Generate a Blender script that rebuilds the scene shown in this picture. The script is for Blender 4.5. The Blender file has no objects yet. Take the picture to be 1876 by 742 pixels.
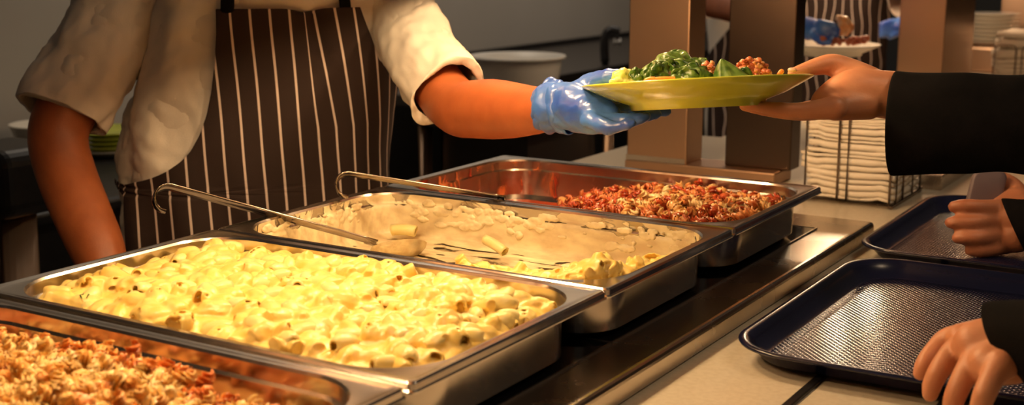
import bpy, math, random
import numpy as np
from mathutils import Vector, Matrix, noise
random.seed(7); rng = np.random.default_rng(7)
SC = bpy.context.scene
COL = SC.collection
PI = math.pi

# ------------------------------------------------------------------ camera, world, lights, exposure
# world: z = 0 is the rim of the food pans, the floor is at -0.95; x runs from the kitchen to the customers, y along the counter
F_PX = 2350.9
CAM = Vector((0.559, -0.761, 0.331))
RX = Vector((0.850602, 0.525810, -0.000183)); RY = Vector((0.102871, -0.166755, -0.980617)); RZ = Vector((-0.515649, 0.834096, -0.195932))
cd = bpy.data.cameras.new('camera'); cam = bpy.data.objects.new('camera', cd); COL.objects.link(cam)
cd.sensor_width = 36; cd.lens = F_PX/1876*36; cd.clip_start = .02
cam.matrix_world = Matrix(((RX.x, -RY.x, -RZ.x, CAM.x), (RX.y, -RY.y, -RZ.y, CAM.y), (RX.z, -RY.z, -RZ.z, CAM.z), (0, 0, 0, 1)))
cd.dof.use_dof = True; cd.dof.focus_distance = 1.5; cd.dof.aperture_fstop = 6.5
SC.camera = cam
vs = SC.view_settings
vs.view_transform = 'Standard'; vs.look = 'None'; vs.gamma = 1; vs.use_curve_mapping = False; vs.exposure = 0.0
SC.cycles.use_denoising = True
w = bpy.data.worlds.new('world'); SC.world = w; w.use_nodes = True
w.node_tree.nodes['Background'].inputs[0].default_value = (1, .78, .6, 1); w.node_tree.nodes['Background'].inputs[1].default_value = .03

def light(name, kind, loc, power, color, size=.05, rot=None, sizey=None, spot=None):
    d = bpy.data.lights.new(name, kind); d.energy = power; d.color = color
    if kind == 'AREA':
        d.size = size
        if sizey: d.shape = 'RECTANGLE'; d.size_y = sizey
    else: d.shadow_soft_size = size
    if kind == 'SPOT': d.spot_size = spot; d.spot_blend = .5
    o = bpy.data.objects.new(name, d); COL.objects.link(o); o.location = loc
    if rot is not None: o.rotation_euler = Vector(rot).to_track_quat('-Z', 'Y').to_euler()
    return o
WARM = (1, .66, .33)
for y in (-.12, .18, .48, .78):                                    # heat lamps under the gantry canopy
    light('heat_lamp_light', 'POINT', (-.26, y, .43), 5.7, WARM, .03)
for y in (2.50, 2.82, 3.12):                                       # heat lamps of the next gantry
    light('far_lamp_light', 'POINT', (-.44, y, .5), 4.5, (1, .76, .48), .028)
light('kitchen_fill_light', 'AREA', (-1.75, 2.2, 1.6), 11, (1, .84, .66), .9, (-.40, .30, -1))  # unseen fill, added to lift the kitchen side
light('back_wall_fill_light', 'AREA', (-1.7, 4.2, 1.5), 9, (1, .84, .68), .8, (-.5, .1, -1))  # added fill that brightens the far stretch of the back wall
light('customer_fill_light', 'AREA', (1.0, .6, 1.5), 6, (1, .72, .45), .5, (-.5, .05, -1))  # added warm fill from the customers' side, not a known fixture

# ------------------------------------------------------------------ helpers
def PD(px, py, d):                                                 # point seen at pixel, at depth d
    return CAM + (RX*((px-938)/F_PX) + RY*((py-371)/F_PX) + RZ)*d
def PX(p):
    v = Vector(p)-CAM; z = v.dot(RZ); return (938+F_PX*v.dot(RX)/z, 371+F_PX*v.dot(RY)/z, z)
def PZ(px, py, z):
    r = RX*((px-938)/F_PX) + RY*((py-371)/F_PX) + RZ; return CAM + r*((z-CAM.z)/r.z)

def tag(o, label=None, cat=None, group=None, kind=None):
    if label: o['label'] = label
    if cat: o['category'] = cat
    if group: o['group'] = group
    if kind: o['kind'] = kind
    return o
def thing(name, loc, label, cat, group=None, kind=None):
    o = bpy.data.objects.new(name, None); COL.objects.link(o); o.location = loc; o.empty_display_size = .02
    return tag(o, label, cat, group, kind)
def obj(name, vf, mat, parent=None, smooth=True, uvs=None, attr=None):
    v, f = vf
    me = bpy.data.meshes.new(name)
    off = parent.location if parent is not None else Vector((0, 0, 0))
    if parent is not None and parent.parent is not None: off = off + parent.parent.location
    v = np.asarray(v, dtype=float).reshape(-1, 3)
    org = Vector((0, 0, 0))
    if parent is None:
        org = Vector(((v[:, 0].min()+v[:, 0].max())/2, (v[:, 1].min()+v[:, 1].max())/2, v[:, 2].min()))
    v = v - np.array(off) - np.array(org)
    me.from_pydata(v.tolist(), [], f)
    if smooth: me.polygons.foreach_set('use_smooth', [True]*len(me.polygons))
    if uvs is not None:
        ul = me.uv_layers.new(name='UVMap'); li = np.zeros(len(me.loops), dtype=np.int32); me.loops.foreach_get('vertex_index', li)
        ul.data.foreach_set('uv', np.asarray(uvs)[li].ravel())
    if attr is not None:
        at = me.attributes.new('tint', 'FLOAT', 'POINT'); at.data.foreach_set('value', np.asarray(attr, dtype=np.float32))
    me.materials.append(mat); me.update()
    o = bpy.data.objects.new(name, me); COL.objects.link(o); o.location = org
    if parent is not None: o.parent = parent
    return o
def copy_tree(o, parent=None):
    c = o.copy(); COL.objects.link(c); c.parent = parent
    for ch in list(o.children): copy_tree(ch, c)
    return c
def bevel(o, wd, seg=3, ang=40):
    m = o.modifiers.new('bevel', 'BEVEL'); m.width = wd; m.segments = seg; m.limit_method = 'ANGLE'; m.angle_limit = math.radians(ang)
    m.harden_normals = False; return o
def remesh(o, vox, sm=3, fac=.5):
    m = o.modifiers.new('remesh', 'REMESH'); m.mode = 'VOXEL'; m.voxel_size = vox; m.use_smooth_shade = True
    s = o.modifiers.new('smooth', 'SMOOTH'); s.iterations = sm; s.factor = fac
    return o
def displace(o, strength, size, kind='CLOUDS', mid=.5):
    t = bpy.data.textures.new('t', kind); t.noise_scale = size
    m = o.modifiers.new('disp', 'DISPLACE'); m.texture = t; m.strength = strength; m.mid_level = mid; m.texture_coords = 'LOCAL'
    return o
class M3:
    def __init__(s): s.v = []; s.f = []; s.a = []
    def add(s, v, f, a=None):
        n = len(s.v); s.v.extend([tuple(p) for p in v]); s.f.extend([tuple(i+n for i in q) for q in f])
        s.a.extend([a if a is not None else 0.]*len(v)); return s
    def box(s, x0, y0, z0, x1, y1, z1):
        return s.add([(x0, y0, z0), (x1, y0, z0), (x1, y1, z0), (x0, y1, z0), (x0, y0, z1), (x1, y0, z1), (x1, y1, z1), (x0, y1, z1)],
                     [(0, 3, 2, 1), (4, 5, 6, 7), (0, 1, 5, 4), (1, 2, 6, 5), (2, 3, 7, 6), (3, 0, 4, 7)])
    def get(s): return s.v, s.f
def loft(rings, cap=True, closed=True):
    n = len(rings[0]); v = [p for r in rings for p in r]; f = []
    for i in range(len(rings)-1):
        for j in range(n if closed else n-1):
            a = i*n+j; b = i*n+(j+1) % n; f.append((a, b, b+n, a+n))
    if cap:
        f.append(tuple(reversed(range(n)))); f.append(tuple(range((len(rings)-1)*n, len(rings)*n)))
    return v, f
def frame(t):
    t = Vector(t).normalized(); u = Vector((0, 0, 1)) if abs(t.z) < .9 else Vector((1, 0, 0))
    a = t.cross(u).normalized(); return a, a.cross(t).normalized()
def tube(m, pts, r, seg=10, cap=True):
    pts = [Vector(p) for p in pts]; rs = r if isinstance(r, (list, tuple)) else [r]*len(pts)
    rings = []; a0 = None
    for i, p in enumerate(pts):
        t = (pts[min(i+1, len(pts)-1)]-pts[max(i-1, 0)]).normalized()
        if a0 is None: a0, b0 = frame(t)
        else:
            a0 = (a0 - t*a0.dot(t)).normalized(); b0 = t.cross(a0)
        rings.append([p+(a0*math.cos(k*2*PI/seg)+b0*math.sin(k*2*PI/seg))*rs[i] for k in range(seg)])
    v, f = loft(rings, cap); m.add(v, f); return m
def smooth_path(pts, n=6):
    pts = [Vector(p) for p in pts]; out = []
    for i in range(len(pts)-1):
        p0 = pts[max(i-1, 0)]; p1 = pts[i]; p2 = pts[i+1]; p3 = pts[min(i+2, len(pts)-1)]
        for k in range(n):
            t = k/n; out.append(.5*((2*p1)+(p2-p0)*t+(2*p0-5*p1+4*p2-p3)*t*t+(3*p1-p0-3*p2+p3)*t**3))
    out.append(pts[-1]); return out
def sphere(m, c, r, n=12, k=8):
    c = Vector(c); rr = r if isinstance(r, (tuple, list)) else (r, r, r)
    v = [c+Vector((0, 0, rr[2]))]; f = []
    for i in range(1, k):
        for j in range(n):
            th = PI*i/k; ph = 2*PI*j/n; v.append(c+Vector((rr[0]*math.sin(th)*math.cos(ph), rr[1]*math.sin(th)*math.sin(ph), rr[2]*math.cos(th))))
    v.append(c-Vector((0, 0, rr[2])))
    for j in range(n): f.append((0, 1+j, 1+(j+1) % n))
    for i in range(k-2):
        for j in range(n):
            a = 1+i*n+j; b = 1+i*n+(j+1) % n; f.append((a, a+n, b+n, b))
    L = len(v)-1; s0 = 1+(k-2)*n
    for j in range(n): f.append((L, s0+(j+1) % n, s0+j))
    m.add(v, f)
def limb(m, pts):                                                  # pts: (px, py, depth, radius px): a tapering chain of joints
    K = 12; q = smooth_path([PD(a, b, d) for a, b, d, r in pts], K); rs = smooth_path([(r*d/F_PX, 0, 0) for a, b, d, r in pts], K)
    last = None
    for i, (p, r) in enumerate(zip(q, rs)):
        if last is not None and i < len(q)-1 and (p-last).length < .16*r.x: continue
        last = p; sphere(m, p, r.x, 20, 14)
def rrect(cx, cy, hx, hy, r, z, seg=8):
    out = []
    r = min(r, hx-1e-4, hy-1e-4)
    for (sx, sy, a0) in ((1, 1, 0), (-1, 1, 90), (-1, -1, 180), (1, -1, 270)):
        for k in range(seg+1):
            a = math.radians(a0+90*k/seg); out.append(Vector((cx+sx*(hx-r)+r*math.cos(a), cy+sy*(hy-r)+r*math.sin(a), z)))
    return out
def lathe(m, prof, c=(0, 0, 0), n=48, rot=None):
    c = Vector(c); rings = []
    for r, z in prof:
        ring = []
        for k in range(n):
            p = Vector((r*math.cos(2*PI*k/n), r*math.sin(2*PI*k/n), z))
            ring.append(c+(rot @ p if rot is not None else p))
        rings.append(ring)
    v, f = loft(rings, True); m.add(v, f); return m

# ------------------------------------------------------------------ materials
def mat(name, col, rough=.5, metal=0, spec=.5, noise_amt=0, nscale=20, col2=None, bump=0, bscale=60, stretch=None, sss=0, sssr=(1, .3, .1), coat=0, detail=6, rvar=0, trans=0):
    m = bpy.data.materials.new(name); m.use_nodes = True; nt = m.node_tree; b = nt.nodes['Principled BSDF']
    b.inputs['Base Color'].default_value = (*col, 1); b.inputs['Roughness'].default_value = rough; b.inputs['Metallic'].default_value = metal
    b.inputs['Specular IOR Level'].default_value = spec
    if coat: b.inputs['Coat Weight'].default_value = coat; b.inputs['Coat Roughness'].default_value = .12
    if sss:
        b.inputs['Subsurface Weight'].default_value = sss; b.inputs['Subsurface Radius'].default_value = sssr; b.inputs['Subsurface Scale'].default_value = .006
    if trans: b.inputs['Transmission Weight'].default_value = trans
    tc = nt.nodes.new('ShaderNodeTexCoord'); mp = nt.nodes.new('ShaderNodeMapping'); nt.links.new(tc.outputs['Object'], mp.inputs[0])
    if stretch: mp.inputs['Scale'].default_value = stretch
    if col2 is not None:
        n = nt.nodes.new('ShaderNodeTexNoise'); n.inputs['Scale'].default_value = nscale; n.inputs['Detail'].default_value = detail
        r = nt.nodes.new('ShaderNodeValToRGB'); r.color_ramp.elements[0].color = (*col, 1); r.color_ramp.elements[1].color = (*col2, 1)
        r.color_ramp.elements[0].position = .38; r.color_ramp.elements[1].position = .62
        nt.links.new(mp.outputs[0], n.inputs[0]); nt.links.new(n.outputs[0], r.inputs[0]); nt.links.new(r.outputs[0], b.inputs['Base Color'])
    if bump:
        n2 = nt.nodes.new('ShaderNodeTexNoise'); n2.inputs['Scale'].default_value = bscale; n2.inputs['Detail'].default_value = detail
        bp = nt.nodes.new('ShaderNodeBump'); bp.inputs['Strength'].default_value = bump; bp.inputs['Distance'].default_value = .002
        nt.links.new(mp.outputs[0], n2.inputs[0]); nt.links.new(n2.outputs[0], bp.inputs['Height']); nt.links.new(bp.outputs[0], b.inputs['Normal'])
        if rvar:
            mr = nt.nodes.new('ShaderNodeMapRange'); mr.inputs['To Min'].default_value = rough-rvar; mr.inputs['To Max'].default_value = rough+rvar
            nt.links.new(n2.outputs[0], mr.inputs[0]); nt.links.new(mr.outputs[0], b.inputs['Roughness'])
    return m
def N(m): return m.node_tree.nodes, m.node_tree.links, m.node_tree.nodes['Principled BSDF']

STEEL = mat('polished_steel', (.62, .58, .54), .2, 1, bump=.04, bscale=30, rvar=.06)
BRUSH = mat('brushed_steel', (.60, .40, .27), .36, 1, bump=.05, bscale=25, stretch=(1, 1, 26), rvar=.05)
SLABM = mat('counter_steel', (.60, .54, .47), .27, 1, bump=.06, bscale=14, rvar=.07)
GLASS = mat('black_glass', (.004, .004, .005), .07, 0, .5, coat=.4)
CREAM = mat('cream_stone', (.62, .55, .43), .28, 0, .5, col2=(.68, .61, .49), nscale=160, bump=.02, bscale=200)
CREAM_D = mat('counter_front', (.2, .17, .14), .5, col2=(.24, .2, .17), nscale=5)
BLACKPL = mat('black_plastic', (.012, .012, .014), .35, col2=(.018, .017, .018), nscale=30)
WALL = mat('painted_wall', (.50, .46, .40), .75, col2=(.53, .49, .43), nscale=2, bump=.03, bscale=40)
FLOOR = mat('floor_tile', (.10, .085, .075), .45, col2=(.13, .11, .095), nscale=6)
SKIN_D = mat('brown_skin', (.33, .088, .026), .45, 0, .5, col2=(.39, .108, .033), nscale=26, bump=.12, bscale=420, sss=.12)
SKIN_L = mat('fair_skin', (.60, .25, .13), .45, 0, .5, col2=(.67, .31, .17), nscale=24, bump=.14, bscale=380, sss=.15)
SKIN_M = mat('tanned_skin', (.46, .17, .085), .45, 0, .5, col2=(.53, .21, .11), nscale=24, bump=.14, bscale=380, sss=.15)
JACKET = mat('white_cotton', (.73, .66, .58), .85, 0, .2, col2=(.77, .70, .62), nscale=9, bump=.25, bscale=900, stretch=(1, 1, .4))
BLACKCL = mat('black_cloth', (.004, .0036, .004), .9, 0, .10, col2=(.006, .005, .0055), nscale=40, bump=.3, bscale=700)
GLOVE = mat('blue_nitrile', (.030, .085, .42), .3, 0, .6, col2=(.07, .20, .56), nscale=14, bump=.6, bscale=38, stretch=(1, 1, 1.8), sss=.1, sssr=(.2, .4, 1))
NAVY = mat('navy_tray_plastic', (.006, .008, .034), .22, 0, .6, col2=(.007, .009, .038), nscale=30)
PLATE = mat('lime_glaze', (.60, .66, .06), .16, 0, .6, col2=(.63, .68, .07), nscale=6, coat=.3)
NAPKIN = mat('white_paper', (.80, .73, .62), .85, 0, .2, col2=(.84, .77, .67), nscale=12, bump=.3, bscale=200)
WHITEPL = mat('white_plastic', (.66, .64, .60), .35, col2=(.68, .66, .62), nscale=4)
DARKST = mat('dark_steel', (.10, .09, .085), .35, .8, bump=.05, bscale=20)
CHINA = mat('white_china', (.85, .78, .66), .25, 0, .5, col2=(.86, .8, .68), nscale=8)
PHONE = mat('grey_case', (.17, .13, .15), .5, col2=(.20, .15, .17), nscale=9)
HANDLE = mat('spoon_steel', (.36, .31, .28), .2, 1, bump=.03, bscale=40)
BRUSH_SHADE = mat('shaded_brushed_steel', (.12, .088, .070), .3, 1, bump=.04, bscale=25, stretch=(1, 1, 26), rvar=.04)  # brushed steel with the second post's shade put into the colour
WIRE = mat('dull_wire', (.22, .17, .14), .25, 1, bump=.03, bscale=60)

# tray floor: fine diamond relief
def tray_texture():
    m = mat('navy_tray_relief', (.010, .012, .040), .11, 0, .7); n, l, b = N(m)
    tc = n['Texture Coordinate']; mp = n.new('ShaderNodeMapping'); mp.inputs['Rotation'].default_value = (0, 0, PI/4); mp.inputs['Scale'].default_value = (1, 1, 0)
    ck = n.new('ShaderNodeTexWave'); ck.inputs['Scale'].default_value = 58; ck.bands_direction = 'X'
    ck2 = n.new('ShaderNodeTexWave'); ck2.inputs['Scale'].default_value = 58; ck2.bands_direction = 'Y'
    mx = n.new('ShaderNodeMath'); mx.operation = 'MULTIPLY'; bp = n.new('ShaderNodeBump'); bp.inputs['Strength'].default_value = .8; bp.inputs['Distance'].default_value = .0008
    l.new(tc.outputs['Object'], mp.inputs[0]); l.new(mp.outputs[0], ck.inputs[0]); l.new(mp.outputs[0], ck2.inputs[0])
    l.new(ck.outputs['Fac'], mx.inputs[0]); l.new(ck2.outputs['Fac'], mx.inputs[1]); l.new(mx.outputs[0], bp.inputs['Height']); l.new(bp.outputs[0], b.inputs['Normal'])
    return m
NAVYT = tray_texture()

# apron: dark cloth with thin white woven stripes along u
def apron_mat():
    m = mat('striped_apron', (.030, .017, .014), .8, 0, .25, bump=.25, bscale=800); n, l, b = N(m)
    uv = n.new('ShaderNodeUVMap'); sp = n.new('ShaderNodeSeparateXYZ'); l.new(uv.outputs[0], sp.inputs[0])
    a = n.new('ShaderNodeMath'); a.operation = 'PINGPONG'; a.inputs[1].default_value = .5; l.new(sp.outputs[0], a.inputs[0])
    c = n.new('ShaderNodeMath'); c.operation = 'LESS_THAN'; c.inputs[1].default_value = .062; l.new(a.outputs[0], c.inputs[0])
    mx = n.new('ShaderNodeMix'); mx.data_type = 'RGBA'; mx.inputs['A'].default_value = (.030, .017, .014, 1); mx.inputs['B'].default_value = (.62, .50, .44, 1)
    l.new(c.outputs[0], mx.inputs['Factor']); l.new(mx.outputs['Result'], b.inputs['Base Color'])
    return m
APRON = apron_mat()

# foods: colour per piece ("tint") mixed with noise
def food(name, stops, rough=.35, nscale=60, namt=.5, bump=.3, bscale=150, sss=.15):
    m = mat(name, stops[0][1], rough, 0, .5, bump=bump, bscale=bscale, sss=sss, sssr=(1, .6, .25)); n, l, b = N(m)
    at = n.new('ShaderNodeAttribute'); at.attribute_name = 'tint'
    no = n.new('ShaderNodeTexNoise'); no.inputs['Scale'].default_value = nscale; no.inputs['Detail'].default_value = 5
    tc = n['Texture Coordinate']; l.new(tc.outputs['Object'], no.inputs[0])
    s = n.new('ShaderNodeMath'); s.operation = 'MULTIPLY_ADD'; s.inputs[1].default_value = namt; l.new(no.outputs[0], s.inputs[0]); l.new(at.outputs['Fac'], s.inputs[2])
    r = n.new('ShaderNodeValToRGB'); cr = r.color_ramp
    while len(cr.elements) < len(stops): cr.elements.new(.5)
    for e, (p, c) in zip(cr.elements, stops): e.position = p; e.color = (*c, 1)
    l.new(s.outputs[0], r.inputs[0]); l.new(r.outputs[0], b.inputs['Base Color'])
    return m
CHEESY = food('cheese_sauce_pasta', [(0, (.62, .36, .055)), (.3, (.80, .56, .13)), (.6, (.84, .66, .24)), (1, (.86, .74, .36))], .32, 70, .9, .35, 90)
RED = food('tomato_pasta', [(0, (.26, .022, .008)), (.3, (.48, .070, .018)), (.55, (.68, .24, .075)), (.8, (.82, .46, .16)), (1, (.86, .66, .34))], .3, 60, .35, .2, 160)
BAKED = food('baked_cheese_pasta', [(0, (.50, .07, .012)), (.25, (.72, .24, .05)), (.5, (.82, .46, .13)), (.8, (.86, .62, .26)), (1, (.88, .75, .45))], .3, 60, .4, .2, 160)
MINCE = food('meat_sauce', [(0, (.22, .03, .012)), (.5, (.48, .13, .05)), (1, (.70, .32, .14))], .3, 80, .5, .5, 120)
LEAF = mat('spinach', (.030, .085, .010), .30, 0, .5, col2=(.13, .22, .045), nscale=60, bump=.25, bscale=70)
LEAFY = mat('pale_lettuce', (.50, .56, .12), .35, 0, .5, col2=(.72, .70, .30), nscale=40, bump=.4, bscale=70, sss=.2, sssr=(.6, 1, .3))
CARROT = mat('carrot', (.80, .25, .03), .35, col2=(.85, .33, .05), nscale=40, sss=.2)
HERB = mat('chopped_herb', (.06, .13, .02), .6, col2=(.09, .2, .03), nscale=90)

# film of sauce left on the metal: patchy, clear where scraped
def film(name, col, col2, lo, hi, scale, stretch=(1, 1, 1)):
    m = mat(name, col, .4, 0, .5, col2=col2, nscale=35, bump=.8, bscale=28, stretch=stretch); n, l, b = N(m)
    tc = n['Texture Coordinate']; mp = n.new('ShaderNodeMapping'); mp.inputs['Scale'].default_value = stretch
    no = n.new('ShaderNodeTexNoise'); no.inputs['Scale'].default_value = scale; no.inputs['Detail'].default_value = 4; no.inputs['Distortion'].default_value = .8
    l.new(tc.outputs['Object'], mp.inputs[0]); l.new(mp.outputs[0], no.inputs[0])
    at = n.new('ShaderNodeAttribute'); at.attribute_name = 'tint'
    s = n.new('ShaderNodeMath'); s.operation = 'ADD'; l.new(no.outputs[0], s.inputs[0]); l.new(at.outputs['Fac'], s.inputs[1])
    mr = n.new('ShaderNodeMapRange'); mr.inputs['From Min'].default_value = lo; mr.inputs['From Max'].default_value = hi
    l.new(s.outputs[0], mr.inputs[0]); l.new(mr.outputs[0], b.inputs['Alpha'])
    return m
FILM_C = film('cream_sauce_film', (.60, .47, .27), (.80, .70, .44), .44, .47, 17, (.7, 2.2, 1.4))
FILM_R = film('tomato_smear', (.34, .03, .008), (.60, .17, .045), .52, .66, 55, (1, 1, .35))

# ------------------------------------------------------------------ the room
ZC, ZS = -.095, -.067                                              # cream top, steel top
def struct(name, m3, mt): return tag(obj(name, m3.get(), mt, smooth=False), kind='structure')
struct('floor', M3().box(-3.2, -2.2, -1.0, 2.2, 9.5, -.95), FLOOR)
struct('wall_back', M3().box(-2.5, -2.2, -.95, -2.4, 9.5, 1.8), WALL)
struct('wall_reflector', M3().box(2.2, -2.2, -.95, 2.3, 9.5, 1.8), mat('brown_reflector_wall', (.24, .15, .10), .7, col2=(.27, .17, .11), nscale=2))  # unseen wall, added as a warm surface for the steel to reflect
struct('wall_far', M3().box(-2.4, 9.0, -.95, 2.2, 9.1, 1.8), mat('grey_far_wall', (.16, .16, .16), .7, col2=(.18, .18, .18), nscale=2))

# serving counter
ct = thing('serving_counter', (0, 1.5, -.95), 'long serving counter with cream stone top that carries the pans and trays', 'counter')
bevel(obj('stone_top', M3().box(-.685, -.72, ZC-.035, .75, 1.95, ZC).box(-.56, 1.951, ZC-.035, .75, 5.2, ZC).get(), CREAM, ct, False), .004)
obj('counter_body', M3().box(-.64, -.68, -.95, .70, 1.93, ZC-.035).box(-.50, 1.94, -.95, .70, 5.15, ZC-.035).get(), CREAM_D, ct, False)
for x in (.176, .300, .424):
    bevel(obj('tray_rail', M3().box(x-.0048, -.70, ZC-.006, x+.0048, 1.40, ZC+.0034).get(), BLACKPL, ct, False), .0015, 3)

# hot plate unit: steel slab with two black glass plates
hp = thing('hot_plate_unit', (-.28, .25, ZC), 'brushed steel slab with black glass warming plates under the four pans', 'hot plate')
bevel(obj('steel_surround', M3().box(-.60, -.66, ZC, .042, 1.094, ZS).get(), SLABM, hp, False), .007, 4)
for y0, y1 in ((-.28, .356), (.362, .996)):
    g = obj('glass_plate', M3().box(-.56, y0, ZS, -.016, y1, ZS+.0016).get(), GLASS, hp, False)
    fr = M3(); t = .0022
    fr.box(-.56-t, y0-t, ZS, -.016+t, y0, ZS+.0022).box(-.56-t, y1, ZS, -.016+t, y1+t, ZS+.0022).box(-.56-t, y0, ZS, -.56, y1, ZS+.0022).box(-.016, y0, ZS, -.016+t, y1, ZS+.0022)
    obj('glass_trim', fr.get(), STEEL, hp, False)
st = obj('steel_bar', M3().box(-.012, 1.545, ZC, .030, 2.7, ZC+.026).get(), SLABM, smooth=False)
bevel(st, .002, 2); tag(st, 'low steel edge bar on the cream counter behind the napkin rack', 'steel bar')

# ------------------------------------------------------------------ gantries
def lamp_bulb(y, x, z, par):
    m = M3(); lathe(m, [(.004, .06), (.018, .058), (.022, .04), (.05, .02), (.062, -.004), (.060, -.006), (.048, .016), (.02, .034)], (x, y, z+.018), 24)
    obj('lamp_shade', m.get(), STEEL, par)
def post(x0, x1, y0, y1, par, z0=ZC, z1=.52, mt=BRUSH):
    return bevel(obj('post', M3().box(x0, y0, z0, x1, y1, z1).get(), mt, par, False), .0025, 2)
g1 = thing('heated_gantry', (-.38, 1.46, ZC), 'brushed steel gantry whose two square posts stand just behind the pans', 'gantry')
p = M3(); p.box(-.538, 1.425, ZC, -.236, 1.515, ZC+.024)
bevel(obj('plinth', p.get(), BRUSH, g1, False), .003, 2)
post(-.536, -.412, 1.430, 1.505, g1, ZC+.024); post(-.348, -.2205, 1.462, 1.512, g1, ZC+.024, mt=BRUSH_SHADE)
obj('foot_trim', M3().box(-.537, 1.4285, ZC+.024, -.414, 1.431, ZC+.034).get(), STEEL, g1, False)
def canopy(x0, x1, y0, y1, par, zb, za, zt):
    m = M3(); t = .012
    m.box(x0, y0, zt, x1, y1, zt+.03)
    m.box(x0, y0, zb, x0+t, y1, zt); m.box(x1-t, y0, za, x1, y1, zt); m.box(x0, y0, za, x1, y0+t, zt); m.box(x0, y1-t, za, x1, y1, zt)
    obj('canopy', m.get(), BRUSH, par, False)
canopy(-.46, .03, -.32, 1.56, g1, .325, .335, .49)
for y in (-.12, .18, .48, .78): lamp_bulb(y, -.26, .432, g1)
g2 = thing('heated_gantry', (-.28, 2.8, ZC), 'steel gantry farther along the counter, post seen above the black sleeve', 'gantry')
post(-.345, -.229, 2.60, 2.93, g2)
canopy(-.58, -.05, 2.2, 3.6, g2, .46, .46, .58)
g3 = thing('heated_gantry', (-.32, 4.3, ZC), 'farthest brown steel gantry post at the right edge above the second napkin rack', 'gantry')
post(-.41, -.20, 4.20, 4.32, g3)
canopy(-.58, -.05, 4.15, 5.0, g3, .48, .48, .55)

# ------------------------------------------------------------------ pans
def pan_mesh(y0, z=0., x1=0.):
    cx = x1-.265; cy = y0+.1625; H = (.265, .1625); m = M3(); R = lambda dx, dy, r, zz: rrect(cx, cy, H[0]-dx, H[1]-dy, r, z+zz, 9)
    rings = [R(.06, .055, .03, -.0640), R(.030, .028, .044, -.0638), R(.0215, .0195, .050, -.058), R(.0185, .0165, .060, -.018), R(.0155, .0135, .063, -.0165), R(.0150, .013, .064, -.0035), R(.0125, .0105, .066, -.0016),
             R(.004, .004, .006, -.0016), R(.0018, .0018, .006, -.0072), R(.0002, .0002, .006, -.0086), R(.0, .0, .006, -.0074), R(.0014, .0014, .006, -.0060), R(.0015, .0015, .006, -.0012), R(.0032, .0032, .006, .0006), R(.006, .006, .008, .0006), R(.0085, .0085, .010, -.0004),
             R(.0135, .0115, .066, -.0004), R(.0155, .0135, .064, -.0028), R(.0158, .0138, .064, -.0150), R(.0205, .0185, .060, -.0168), R(.0235, .0215, .050, -.055), R(.034, .032, .040, -.0620), R(.062, .057, .03, -.0628)]
    v, f = loft(rings, True); m.add(v, f); return m.get()
def inner_film(y0, z, mt, name, par, tint, zz0=-.004):             # thin coat of sauce 0.6 mm off the pan's inner face
    cx = -.265; cy = y0+.1625; e = .0007
    prof = [(.0155+e, .0135+e, .064, -.0030), (.0158+e, .0138+e, .064, -.0144), (.0205+e, .0185+e, .060, -.0162), (.022+e, .020+e, .055, -.038), (.0235+e, .0215+e, .050, -.054), (.034+e, .032+e, .040, -.0612), (.09, .085, .03, -.0618), (.16, .12, .025, -.0618), (.21, .145, .01, -.0618), (.25, .158, .004, -.0618)]
    pts = []
    for k in range(len(prof)-1):
        for s in range(3): pts.append(tuple(prof[k][i]+(prof[k+1][i]-prof[k][i])*s/3 for i in range(4)))
    pts.append(prof[-1])
    rings = [rrect(cx, cy, .265-a, .1625-b, r, z+c+.0003, 24) for a, b, r, c in pts]
    v, f = loft(rings, False); f.append(tuple(range(len(v)-len(rings[0]), len(v))))
    return obj(name, (v, f), mt, par, attr=[tint(p.x, p.y-y0, p.z-z) for p in v])
PANL = ['steel food pan nearest the camera, holding cheesy fusilli with tomato', 'steel food pan filled to the rim with yellow macaroni cheese',
        'nearly empty steel food pan smeared with cream sauce, spoon resting in it', 'farthest steel food pan, half empty, with red tomato fusilli']
pans = []
for i in range(4):
    o = obj('food_pan', pan_mesh((i-1)*.325 + (-.001 if i else -.003), -.002 if i == 0 else 0, -.003 if i == 0 else 0), STEEL)
    tag(o, PANL[i], 'food pan', 'steel pans on the hot plate'); pans.append(o)
    es = o.modifiers.new('split', 'EDGE_SPLIT'); es.split_angle = math.radians(22)

# ---- pasta shapes (closed meshes, built round the origin, long axis x)
def np_shell(R=.0085, L=.013, turns=1.25, ridges=9):
    nu, nv = 9, 18; outer = []; inner = []
    for i in range(nu):
        u = -1+2*i/(nu-1); rr = R*math.sqrt(max(.05, 1-.82*u*u))
        for j in range(nv):
            a = -2.5+5.0*j/(nv-1); sp = 1-.22*(j/(nv-1)); rd = 1+.05*math.cos(ridges*a)
            x = L*u*(1-.10*abs(math.sin(a/2)))
            outer.append((x, rr*sp*rd*math.sin(a), rr*sp*rd*math.cos(a))); k = max(.15, 1-.0013/rr); inner.append((x*.95, rr*sp*k*math.sin(a), rr*sp*k*math.cos(a)))
    n = nu*nv; v = outer+inner; f = []
    for i in range(nu-1):
        for j in range(nv-1):
            a = i*nv+j; f.append((a, a+nv, a+nv+1, a+1)); f.append((n+a, n+a+1, n+a+nv+1, n+a+nv))
    for i in range(nu-1):
        a = i*nv; f.append((a, n+a, n+a+nv, a+nv)); a = i*nv+nv-1; f.append((a, a+nv, n+a+nv, n+a))
    for j in range(nv-1):
        f.append((j, j+1, n+j+1, n+j)); a = (nu-1)*nv+j; f.append((a, n+a, n+a+1, a+1))
    return np.array(v), f
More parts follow.
